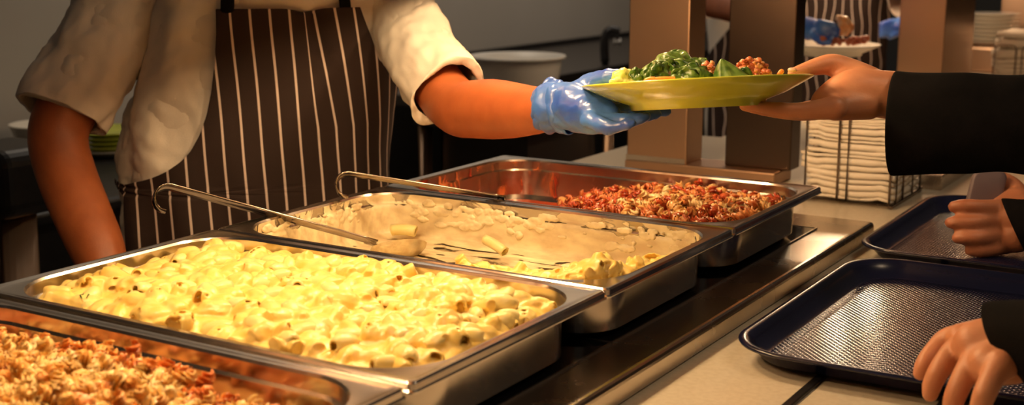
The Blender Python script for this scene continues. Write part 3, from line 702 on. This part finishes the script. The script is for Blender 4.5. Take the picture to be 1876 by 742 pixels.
class Torso:                                                       # horizontal sections; rows of (py, left px, right px) at depth d
    def __init__(s, rows, d, face_deg, ratio=.62, dfront=.11):
        s.d = d; bk = Vector((-RZ.x, -RZ.y, 0)).normalized(); rt = Vector((RX.x, RX.y, 0)).normalized(); a = math.radians(face_deg)
        s.F = (bk*math.cos(a)+rt*math.sin(a)).normalized(); s.S = Vector((-s.F.y, s.F.x, 0)); s.S = s.S if s.S.dot(rt) > 0 else -s.S
        s.ratio = ratio; s.rows = rows; s.zs = [PD(0, r[0], d-.09).z for r in rows]
    def at(s, z):
        zs = s.zs; rows = s.rows
        if z >= zs[0]: i, t = 0, (z-zs[0])/(zs[1]-zs[0])
        elif z <= zs[-1]: i, t = len(zs)-2, 1+ (z-zs[-1])/(zs[-1]-zs[-2])
        else:
            i = max(k for k in range(len(zs)-1) if zs[k] >= z); t = (z-zs[i])/(zs[i+1]-zs[i])
        t = t*1.0; l = rows[i][1]+(rows[i+1][1]-rows[i][1])*t; r = rows[i][2]+(rows[i+1][2]-rows[i][2])*t
        return (l+r)/2, (r-l)/2
    def pt(s, z, th, off=0.):
        cpx, hw = s.at(z); py = 371+0.; c = PD(cpx, 0, s.d); c = Vector((c.x, c.y, z)); w_ = hw*s.d/F_PX
        # width seen from the camera mixes both axes; solve for the half width
        a = w_/math.sqrt((s.S.dot(RX))**2+(s.ratio*s.F.dot(RX))**2); b = a*s.ratio
        e = .85; cs, sn = math.cos(th), math.sin(th)
        p_ = c+s.S*(a*math.copysign(abs(sn)**e, sn))+s.F*(b*math.copysign(abs(cs)**e, cs))
        nrm = (s.S*(sn/a)+s.F*(cs/b)).normalized(); return p_+nrm*off
    def theta(s, px, z, off=0.):
        best = None; N_ = 160
        for k in range(N_):
            th = math.radians(-115+200*k/N_); q = PX(s.pt(z, th, off))[0]
            if best is None or abs(q-px) < best[0]: best = (abs(q-px), th)
        h = math.radians(200/N_); th = best[1]
        for _ in range(12):
            h *= .6
            th = min((th-h, th, th+h), key=lambda a: abs(PX(s.pt(z, a, off))[0]-px))
        return th
    def mesh(s, z0, z1, nz_=50, n=72, wr=.006, seed=0.):
        rings = []
        for i in range(nz_):
            z = z0+(z1-z0)*i/(nz_-1)
            rings.append([s.pt(z, 2*PI*k/n, wr*noise.noise(Vector((math.cos(2*PI*k/n)*2.2, math.sin(2*PI*k/n)*2.2+z*3, z*7+seed)))) for k in range(n)])
        return loft(rings, True)
def interp(tab, x):
    if x <= tab[0][0]: return tab[0][1]
    for (a, b), (c, d_) in zip(tab, tab[1:]):
        if x <= c: return b+(d_-b)*(x-a)/(c-a)
    return tab[-1][1]

# ---- chef serving the plate
chef = thing('person', (-.82, .72, -.95), 'server in white jacket and striped apron handing over the lime plate', 'person')
TR = Torso([(-130, 300, 745), (0, 305, 742), (100, 282, 716), (160, 262, 704), (230, 236, 692), (300, 224, 684), (345, 228, 682), (440, 214, 690), (700, 205, 705)], 2.03, 20)
zt = TR.zs
jm = M3(); v, f = TR.mesh(PD(0, 640, 1.95).z, PD(0, -120, 1.95).z, 70, 96, .012); jm.add(v, f)
sleeve(jm, [(330, -150, 2.03, 80), (262, -70, 2.02, 98), (215, 40, 2.0, 88), (163, 128, 1.97, 80), (110, 213, 1.93, 78)], wob=.16, seed=3., n=64, tilt=((PD(110, 213, 1.93)-PD(180, 60, 1.98)).normalized()))
sleeve(jm, [(610, -130, 2.03, 90), (690, -60, 2.03, 84), (738, 26, 2.0, 60), (768, 100, 1.90, 68), (823, 170, 1.77, 68)], wob=.15, seed=8., n=64, tilt=((PD(823, 172, 1.77)-PD(755, 75, 1.9)).normalized()))
o = cloth('jacket', jm, JACKET, chef, .003); displace(o, .018, .06, mid=.72); displace(o, .005, .022, mid=.6)
# body: torso core, shoulders and both arms as one surface
bm_ = M3()
for dx in (-75, 0, 75): limb(bm_, [(460+dx, 520, 2.06, 82), (458+dx, 350, 2.055, 84), (470+dx, 200, 2.05, 86), (515+dx, 20, 2.05, 88), (522+dx*.9, -70, 2.04, 76)])
limb(bm_, [(525, -90, 2.04, 80), (530, -175, 2.04, 52)])
limb(bm_, [(400, -90, 2.04, 60), (320, -100, 2.03, 62), (262, -50, 2.02, 62), (190, 80, 1.98, 60), (128, 190, 1.94, 56), (106, 250, 1.93, 54), (122, 320, 1.92, 54), (150, 390, 1.90, 53), (178, 455, 1.88, 50), (200, 520, 1.86, 38), (212, 570, 1.85, 34)])
limb(bm_, [(212, 570, 1.85, 34), (225, 615, 1.83, 36), (235, 640, 1.82, 30)])
for dx, dy in ((-22, 44), (-8, 54), (8, 56), (22, 48)): limb(bm_, [(232+dx*.6, 640, 1.82, 12), (236+dx, 640+dy*.6, 1.81, 10), (240+dx, 640+dy, 1.80, 8)])
limb(bm_, [(215, 600, 1.83, 14), (255, 630, 1.80, 12), (262, 655, 1.79, 9)])
limb(bm_, [(620, -80, 2.05, 50), (690, -50, 2.03, 50), (748, 50, 1.97, 42), (798, 150, 1.83, 50), (838, 196, 1.75, 52), (868, 200, 1.72, 54), (900, 200, 1.69, 56), (940, 202, 1.65, 52), (985, 202, 1.60, 44), (1020, 198, 1.57, 40), (1045, 198, 1.55, 34)])
o = obj('body', bm_.get(), SKIN_D, chef); remesh(o, .006, 6)
# apron
ZA = lambda py: PD(0, py, 1.905).z
LE = [(15, 396), (60, 397), (120, 394), (170, 388), (210, 380), (250, 366), (280, 350), (300, 332), (318, 308), (330, 286), (340, 262), (347, 240), (354, 233), (620, 238)]
RE = [(15, 656), (40, 664), (80, 678), (120, 688), (150, 692)]
nr, ncol = 190, 90; av = []; auv = []; ngr = []
pys = [15+(600-15)*i/(nr-1) for i in range(nr)]
tl_ = [TR.theta(interp(LE, q_), ZA(q_), .010) for q_ in pys]
tr_ = [TR.theta(interp(RE, q_), ZA(q_), .010) if q_ < 140 else math.radians(86) for q_ in pys]
for _ in range(14): tr_ = [tr_[0]]+[(tr_[k-1]+tr_[k]+tr_[k+1])/3 for k in range(1, nr-1)]+[tr_[-1]]
for _ in range(2): tl_ = [tl_[0]]+[(tl_[k-1]+2*tl_[k]+tl_[k+1])/4 for k in range(1, nr-1)]+[tl_[-1]]
for i in range(nr):
    py = pys[i]; z = ZA(py); thL = tl_[i]; thR = tr_[i]
    th0 = TR.theta(540+.07*py, z, .010)
    # arc length table
    for j in range(ncol):
        th = thL+(thR-thL)*j/(ncol-1); p0 = TR.pt(z, th, .010)
        n_ = 10; s_ = 0.; q0 = TR.pt(z, th0, .010)
        for k in range(1, n_+1):
            q1 = TR.pt(z, th0+(th-th0)*k/n_, .010); s_ += (q1-q0).length; q0 = q1
        s_ = math.copysign(s_, th-th0)
        fold = .010*math.exp(-((s_-.02-.10*max(0, (py-15)/600))/.014)**2)*max(0, 1-(py-15)/230)*-1
        wave = .0045*noise.noise(Vector((s_*11, z*1.6, 2.)))*(1+1.5*max(0, (py-250)/300))+.003*noise.noise(Vector((s_*22, z*4, 5.)))
        wave += .006*math.sin(s_*58+z*3)*max(0, min(1, (py-280)/120))*(1 if s_ < -.10 else .3)
        p_ = TR.pt(z, th, .015+wave+fold)
        if i < 3: p_ = p_+Vector((0, 0, -.006*math.exp(-((s_-.015)/.02)**2)))
        av.append(p_)
        warp = .0035*noise.noise(Vector((s_*6, z*6, 9.)))+.020/(1+math.exp(-max(-60, min(60, (s_-.016)/.0025))))*max(0, 1-(py-15)/230)
        auv.append(((s_+warp)/.0285+.30, z))
af = []
for i in range(nr-1):
    for j in range(ncol-1): a = i*ncol+j; af.append((a, a+ncol, a+ncol+1, a+1))
am = M3(); am.add(av, af); cloth('apron', am, APRON, chef, .0016, uvs=auv)
for (xa, xb, ya, yb, yt) in ((402, 430, 22, 18, -130), (622, 645, 18, 20, -130)):
    m = M3(); L_ = [];
    cols = []
    for k in range(14):
        py = 24+(yt-24)*k/13; z = ZA(py); off = .016
        l_ = TR.pt(z, TR.theta(xa+(k*.4 if xa < 500 else -k*1.2), z, off), off); r_ = TR.pt(z, TR.theta(xb+(k*.4 if xa < 500 else -k*1.2), z, off), off); L_ += [l_, r_]
    m.add(L_, [(2*k, 2*k+1, 2*k+3, 2*k+2) for k in range(13)]); cloth('neck_strap', m, BLACKCL, chef, .002)
# gloved hand holding the plate's left edge
gm = M3()
limb(gm, [(1012, 196, 1.575, 46), (1030, 197, 1.565, 44), (1055, 200, 1.545, 43), (1085, 208, 1.525, 37), (1112, 214, 1.515, 30)])
limb(gm, [(1060, 178, 1.555, 28), (1095, 190, 1.54, 24)])
limb(gm, [(1058, 178, 1.56, 26), (1085, 157, 1.55, 22), (1110, 144, 1.54, 17), (1134, 138, 1.53, 14), (1158, 138, 1.525, 11.5)])
limb(gm, [(1085, 196, 1.55, 20), (1130, 204, 1.56, 15), (1180, 206, 1.565, 12.5), (1224, 203, 1.57, 9)])
limb(gm, [(1090, 206, 1.53, 19), (1130, 214, 1.53, 15), (1172, 214, 1.53, 12.5), (1206, 209, 1.535, 9)])
limb(gm, [(1088, 216, 1.51, 19), (1125, 224, 1.495, 14.5), (1156, 222, 1.49, 12.5), (1184, 214, 1.49, 9.5)])
limb(gm, [(1080, 222, 1.50, 18), (1112, 233, 1.475, 13), (1138, 232, 1.465, 11.5), (1158, 224, 1.46, 9)])
o = obj('glove', gm.get(), GLOVE, chef); remesh(o, .0028, 4); displace(o, .010, .028)
cm = M3(); sleeve(cm, [(1046, 197, 1.555, 41), (1032, 197, 1.565, 45), (1018, 197, 1.575, 47), (1006, 195, 1.585, 47)], wob=.34, seed=4., depthf=.9, n=56, tilt=((PD(1004, 190, 1.585)-PD(1046, 199, 1.555)).normalized()))
cloth('glove_cuff', cm, GLOVE, o, .002)

# ---- customer receiving the plate
cu = thing('person', PD(1900, 240, 1.45), 'customer in black sleeve taking the lime plate with a bare hand', 'person')
hm_ = M3()
limb(hm_, [(1980, 215, 1.45, 46), (1760, 195, 1.48, 46), (1650, 177, 1.50, 45), (1610, 172, 1.50, 44), (1565, 168, 1.50, 42), (1540, 176, 1.50, 38), (1515, 188, 1.50, 30)])
limb(hm_, [(1590, 190, 1.49, 30), (1530, 197, 1.48, 25)])
limb(hm_, [(1590, 150, 1.51, 30), (1555, 132, 1.52, 26), (1525, 119, 1.52, 21), (1500, 121, 1.515, 17), (1474, 128, 1.51, 13.5), (1452, 134, 1.505, 10)])
for (dep, pts) in ((1.46, ((1530, 197, 23), (1475, 203, 16.5), (1425, 200, 13.5), (1368, 192, 9.5))), (1.495, ((1530, 195, 22), (1470, 206, 16), (1415, 203, 13), (1362, 195, 9))),
                   (1.53, ((1530, 192, 20), (1470, 203, 15), (1425, 203, 12.5), (1380, 198, 9))), (1.56, ((1530, 188, 18), (1480, 198, 13.5), (1445, 200, 11), (1410, 199, 8)))):
    limb(hm_, [(a, b, dep, r) for a, b, r in pts])
o = obj('hand', hm_.get(), SKIN_L, cu); remesh(o, .0028, 5)
nm = M3(); q = PD(1451, 128, 1.502); sphere(nm, q, (.0055, .004, .0028)); o = obj('thumbnail', nm.get(), mat('nail', (.75, .45, .32), .25, col2=(.78, .48, .35), nscale=30), o)
sm = M3(); sleeve(sm, [(2080, 262, 1.40, 92), (1960, 236, 1.42, 92), (1840, 226, 1.44, 88), (1740, 224, 1.46, 90), (1636, 226, 1.49, 95)], wob=.06, seed=1., depthf=.7, n=56, tilt=((PD(1636, 222, 1.49)-PD(1740, 224, 1.46)).normalized()))
cloth('sleeve', sm, BLACKCL, cu, .003)

# ---- hand gripping the front tray
cu2 = thing('person', PD(1900, 650, 1.12), 'customer whose bare hand grips the near edge of the front tray', 'person')
h1_ = M3()
limb(h1_, [(2040, 655, 1.08, 62), (1930, 645, 1.10, 58), (1860, 632, 1.12, 54), (1825, 628, 1.125, 50), (1790, 632, 1.13, 44)])
limb(h1_, [(1850, 655, 1.11, 50), (1812, 668, 1.105, 40)])
limb(h1_, [(1830, 610, 1.15, 34), (1760, 618, 1.16, 26)])
limb(h1_, [(1790, 618, 1.15, 28), (1738, 620, 1.17, 21), (1712, 642, 1.17, 18.5), (1695, 664, 1.165, 17), (1686, 684, 1.165, 14)])
limb(h1_, [(1790, 630, 1.13, 30), (1752, 640, 1.145, 23), (1725, 672, 1.14, 20.5), (1709, 702, 1.14, 18.5), (1704, 722, 1.14, 15)])
limb(h1_, [(1805, 648, 1.115, 30), (1783, 662, 1.115, 24), (1760, 702, 1.11, 21.5), (1746, 738, 1.11, 19.5), (1744, 762, 1.115, 16)])
limb(h1_, [(1835, 668, 1.09, 30), (1820, 688, 1.085, 23), (1802, 726, 1.08, 21), (1792, 762, 1.085, 18), (1792, 785, 1.09, 15)])
limb(h1_, [(1830, 600, 1.17, 28), (1800, 615, 1.20, 20), (1772, 640, 1.215, 16), (1760, 655, 1.215, 13)])
o = obj('hand', h1_.get(), SKIN_L, cu2); remesh(o, .0022, 5)
sm = M3(); sleeve(sm, [(2080, 655, 1.02, 115), (1980, 650, 1.06, 108), (1915, 640, 1.09, 98), (1857, 630, 1.12, 90)], wob=.08, seed=6., depthf=.72, n=56, tilt=((PD(1850, 640, 1.12)-PD(1900, 618, 1.10)).normalized()))
cloth('sleeve', sm, BLACKCL, cu2, .003)

# ---- hand over the second tray, holding a grey case
cu3 = thing('person', PD(1920, 420, 1.78), 'customer in dark sleeve whose hand holds a small grey case over the second tray', 'person')
h2_ = M3()
limb(h2_, [(1990, 420, 1.74, 44), (1900, 405, 1.76, 42), (1862, 400, 1.775, 42), (1835, 402, 1.78, 34)])
limb(h2_, [(1860, 430, 1.77, 34), (1830, 440, 1.77, 20)]); limb(h2_, [(1862, 375, 1.79, 32), (1822, 388, 1.78, 20)])
limb(h2_, [(1830, 384, 1.775, 19), (1795, 380, 1.765, 15), (1768, 378, 1.765, 14), (1748, 379, 1.77, 11.5)])
limb(h2_, [(1830, 404, 1.775, 19), (1792, 408, 1.76, 15.5), (1762, 408, 1.76, 14), (1742, 408, 1.765, 11.5)])
limb(h2_, [(1830, 430, 1.77, 18), (1798, 436, 1.755, 15), (1772, 436, 1.755, 13.5), (1754, 436, 1.76, 11)])
limb(h2_, [(1840, 450, 1.77, 17), (1812, 458, 1.76, 13), (1792, 460, 1.757, 12), (1776, 459, 1.76, 10)])
limb(h2_, [(1868, 370, 1.80, 24), (1856, 345, 1.81, 19), (1838, 330, 1.82, 15), (1818, 324, 1.825, 13), (1804, 325, 1.82, 9)])
o = obj('hand', h2_.get(), SKIN_M, cu3); remesh(o, .0030, 5)
sm = M3(); sleeve(sm, [(2060, 450, 1.70, 70), (1960, 430, 1.73, 66), (1905, 425, 1.755, 64), (1862, 422, 1.77, 62)], wob=.08, seed=6., depthf=.8, n=48, tilt=((PD(1855, 430, 1.77)-PD(1905, 410, 1.755)).normalized()))
cloth('sleeve', sm, BLACKCL, cu3, .003)
c0 = PD(1806, 350, 1.80)
ex = (PD(1836, 352, 1.80)-c0).normalized(); ez = (PD(1806+6, 326, 1.80)-c0).normalized(); ey = ex.cross(ez).normalized()
rr = [[c0+ex*q.x+ez*q.y+ey*dz for q in rrect(0, 0, .0235-k, .030-k, .012, 0, 8)] for dz, k in ((-.006, .003), (-.005, .0005), (0, 0), (.005, .0005), (.006, .003))]
o = obj('small_case', loft(rr, True), PHONE); tag(o, 'small rounded grey case held upright in the hand over the second tray', 'case')

# ---- second server, far behind the posts
s2 = thing('person', (-1.0, 3.1, -.95), 'second server in striped apron and blue gloves, seen between the steel posts', 'person')
T2 = Torso([(-140, 1300, 1620), (0, 1296, 1625), (100, 1300, 1622), (280, 1300, 1620), (500, 1290, 1630)], 4.15, 5, ratio=.5)
m = M3(); v, f = T2.mesh(PD(0, 300, 4.05).z, PD(0, -130, 4.05).z, 40, 64, .012, 5.); m.add(v, f)
sleeve(m, [(1330, -120, 4.1, 42), (1300, -60, 4.0, 46), (1292, 0, 3.8, 44)], wob=.12, n=32, seed=2.)
sleeve(m, [(1600, -120, 4.1, 42), (1650, -60, 4.0, 46), (1670, 0, 3.8, 44)], wob=.12, n=32, seed=4.)
cloth('jacket', m, JACKET, s2, .003)
b2 = M3()
for dx in (-60, 0, 60): limb(b2, [(1460+dx, 400, 4.2, 38), (1460+dx, 100, 4.2, 42), (1465+dx, -50, 4.18, 46)])
limb(b2, [(1465, -60, 4.16, 52), (1465, -140, 4.16, 30)])
limb(b2, [(1465, -80, 4.15, 40), (1320, -90, 4.1, 34), (1296, -10, 3.8, 30), (1330, 12, 3.6, 27), (1400, 30, 3.3, 22), (1470, 52, 3.08, 18)])
limb(b2, [(1465, -80, 4.15, 40), (1620, -90, 4.1, 34), (1682, 0, 3.9, 26), (1668, 46, 3.75, 18)])
o = obj('body', b2.get(), SKIN_D, s2); remesh(o, .010, 5)
av = []; auv = []; nr2, nc2 = 60, 60
LE2 = [(0, 1380), (30, 1358), (60, 1330), (90, 1308), (110, 1296), (125, 1288)]
for i in range(nr2):
    py = -40+330*i/(nr2-1); z = PD(0, py, 4.02).z
    tl = T2.theta(interp(LE2, py), z, .012) if py < 120 else math.radians(-80); tr_ = math.radians(75)
    for j in range(nc2):
        th = tl+(tr_-tl)*j/(nc2-1); p_ = T2.pt(z, th, .014+.006*noise.noise(Vector((th*5, z*5, 1.)))); av.append(p_)
        s_ = (PX(p_)[0]-1460)*4.0/F_PX; auv.append(((s_+.012*noise.noise(Vector((th*3, z*12, 4.))))/.0285, z))
af = [(i*nc2+j, (i+1)*nc2+j, (i+1)*nc2+j+1, i*nc2+j+1) for i in range(nr2-1) for j in range(nc2-1)]
am = M3(); am.add(av, af); cloth('apron', am, APRON, s2, .0016, uvs=auv)
gm = M3(); limb(gm, [(1462, 48, 3.06, 21), (1490, 54, 3.03, 20), (1508, 58, 3.01, 15)])
for a, b in ((1530, 44), (1536, 52), (1534, 62), (1526, 70)): limb(gm, [(1502, 40+(b-40)*.6, 3.0, 8), (1518, b, 2.99, 6.5), (a, b+3, 2.985, 5)])
limb(gm, [(1490, 64, 3.0, 9), (1505, 76, 2.98, 7), (1520, 78, 2.97, 5)])
o = obj('glove', gm.get(), GLOVE, s2); remesh(o, .004, 3)
gm = M3(); limb(gm, [(1672, 44, 3.75, 18), (1652, 47, 3.7, 17), (1640, 50, 3.66, 13)])
for b in (40, 47, 54, 61): limb(gm, [(1638, b, 3.66, 7), (1626, b+2, 3.64, 6), (1614, b+5, 3.62, 4.6)])
limb(gm, [(1645, 60, 3.66, 7), (1630, 68, 3.64, 5.5)])
o = obj('glove', gm.get(), GLOVE, s2); remesh(o, .004, 3)
# their plate and the piece of chicken
q = PD(1524, 86, 3.0)
m = M3(); lathe(m, [(0, -.014), (.06, -.014), (.062, -.019), (.068, -.019), (.07, -.013), (.106, .003), (.112, .007), (.108, .008), (.072, -.007), (0, -.008)], q, 48)
tag(obj('dinner_plate', m.get(), CHINA), 'cream dinner plate in front of the second server, between the steel posts', 'plate')
m = M3(); limb(m, [(1545, 40, 2.99, 11), (1555, 52, 2.99, 9), (1540, 58, 2.99, 7)]); limb(m, [(1538, 34, 2.99, 7), (1550, 44, 2.99, 9)])
o = obj('chicken_piece', m.get(), mat('roast_chicken', (.75, .30, .10), .35, col2=(.85, .55, .30), nscale=70, bump=.4, bscale=90)); remesh(o, .003, 2); displace(o, .012, .012)
tag(o, 'orange roast chicken piece held by the second server', 'chicken')
m = M3()
for k in range(40):
    c = PD(rng.uniform(1500, 1590), rng.uniform(70, 78), 3.0+rng.uniform(-.03, .03)); sphere(m, c, rng.uniform(.005, .009), 8, 6)
o = obj('meat_stew', m.get(), MINCE, attr=[.1]*len(m.v)); displace(o, .006, .008); tag(o, 'dark meat heaped on the cream plate of the second server', 'meat', kind='stuff')

# ------------------------------------------------------------------ kitchen behind
kc = thing('kitchen_counter', (-2.0, 3.2, -.95), 'dark steel kitchen counter along the back wall behind the servers', 'counter')
bevel(obj('worktop', M3().box(-2.39, 2.4, -.155, -1.68, 5.6, -.115).get(), DARKST, kc, False), .006)
obj('cabinet', M3().box(-2.36, 2.5, -.85, -1.72, 5.5, -.155).get(), BLACKPL, kc, False)
obj('splash_rail', M3().box(-2.39, 2.4, -.115, -2.37, 5.6, -.095).get(), DARKST, kc, False)
tb = M3(); c = PD(948, 104, 3.9)
lathe(tb, [(0, -.17), (.104, -.17), (.112, -.16), (.132, -.03), (.136, -.006), (.147, -.004), (.148, .002), (.146, .005), (.134, .003), (.128, -.03), (.108, -.155), (0, -.16)], c, 64)
tag(obj('plastic_tub', tb.get(), WHITEPL), 'round white plastic tub with wide rim behind the gloved arm', 'tub')
tl = thing('kitchen_trolley', (c.x, c.y, -.95), 'dark trolley with a chrome leg under the white tub', 'trolley')
bevel(obj('top_shelf', M3().box(c.x-.21, c.y-.25, c.z-.195, c.x+.2, c.y+.3, c.z-.171).get(), DARKST, tl, False), .003)
lg = PD(941, 0, 3.72); lx, ly = lg.x-c.x, lg.y-c.y
for dx, dy in ((-.19, -.22), (lx, ly), (-.19, .27), (.17, .27)):
    obj('leg', tube(M3(), [(c.x+dx, c.y+dy, -.95), (c.x+dx, c.y+dy, c.z-.195)], .022, 16).get(), mat('chrome', (.6, .56, .5), .3, 1) if dx == lx else BRUSH, tl)
obj('drawer_unit', M3().box(c.x-.16, c.y-.17, -.80, c.x+.14, c.y+.24, c.z-.20).get(), DARKST, tl, False)
# small black dispenser on the worktop
q = PD(1120, 75, 4.9)
dsp = thing('tape_dispenser', q, 'black curved dispenser on the back worktop beside the first steel post', 'dispenser')
m = M3(); z0 = -.115
tube(m, smooth_path([q+RX*-.022+Vector((0, 0, z0-q.z)), q+RX*-.026+Vector((0, 0, .0)), q+RX*-.008+Vector((0, 0, .040)), q+RX*.03+Vector((0, 0, .035))], 6), .017, 12); obj('arm', m.get(), BLACKPL, dsp)
m = M3(); tube(m, [q+RX*.01+Vector((0, 0, -.005)), q+RX*.035+Vector((0, 0, -.005))], .018, 14); obj('roll', m.get(), WHITEPL, dsp)
# low black unit behind the chef, left, with plates on top
lc = thing('kitchen_unit', (-1.95, 1.0, -.95), 'dark kitchen unit carrying the stacked plates behind the bare arm', 'kitchen unit')
q = PD(160, 300, 3.1)
bevel(obj('top', M3().box(-2.38, -.6, -.245, -1.66, 2.0, -.215).get(), BLACKPL, lc, False), .01)
bevel(obj('cabinet', M3().box(-2.36, -.55, -.90, -1.72, 1.95, -.245).get(), BLACKPL, lc, False), .01)
q = PD(22, 325, 2.45)
ps = thing('pedestal_stand', (q.x, q.y, -.95), 'black rounded housing on a grey round post at the far left', 'stand')
bevel(obj('housing', M3().box(q.x-.10, q.y-.09, q.z-.065, q.x+.085, q.y+.085, q.z+.065).get(), BLACKPL, ps, False), .03, 5)
obj('pedestal', tube(M3(), [(q.x, q.y, -.95), (q.x, q.y, q.z-.06)], .040, 20).get(), BRUSH, ps)
for k in range(5):
    cc = PD(185, 0, 3.35); m = M3(); zz = -.214+k*.012
    lathe(m, [(0, 0), (.05, 0), (.055, .004), (.10, .016), (.103, .019), (.10, .020), (.055, .008), (0, .006)], (cc.x, cc.y, zz), 40)
    o = obj('stacked_plate', m.get(), PLATE if k > 0 else CHINA); tag(o, 'yellow-green plate in the stack behind the bare arm' if k > 0 else 'pale plate at the bottom of the stack behind the bare arm', 'plate', 'plates stacked behind the server')
cc = PD(75, 0, 3.3); m = M3(); lathe(m, [(0, 0), (.06, 0), (.07, .006), (.10, .085), (.104, .09), (.10, .091), (.065, .010), (0, .006)], (cc.x, cc.y, -.214), 40)
tag(obj('white_bowl', m.get(), CHINA), 'white bowl on the dark unit at far left', 'bowl')
# far plates at the right
q = PD(1822, 0, 4.45)
for k in range(8):
    m = M3(); lathe(m, [(0, 0), (.06, 0), (.065, .003), (.088, .010), (.09, .012), (.088, .0125), (.064, .006), (0, .005)], (q.x, q.y, ZC+.091+k*.0135), 40)
    tag(obj('stacked_plate', m.get(), CHINA), 'cream plate in the tall stack far off at the right', 'plate', 'cream plates stacked far right')
m = M3(); m.box(q.x-.14, q.y-.12, ZC, q.x+.14, q.y+.12, ZC+.090)
o = bevel(obj('plate_dispenser', m.get(), BRUSH, None, False), .01); tag(o, 'steel box carrying the far stack of cream plates', 'plate dispenser')
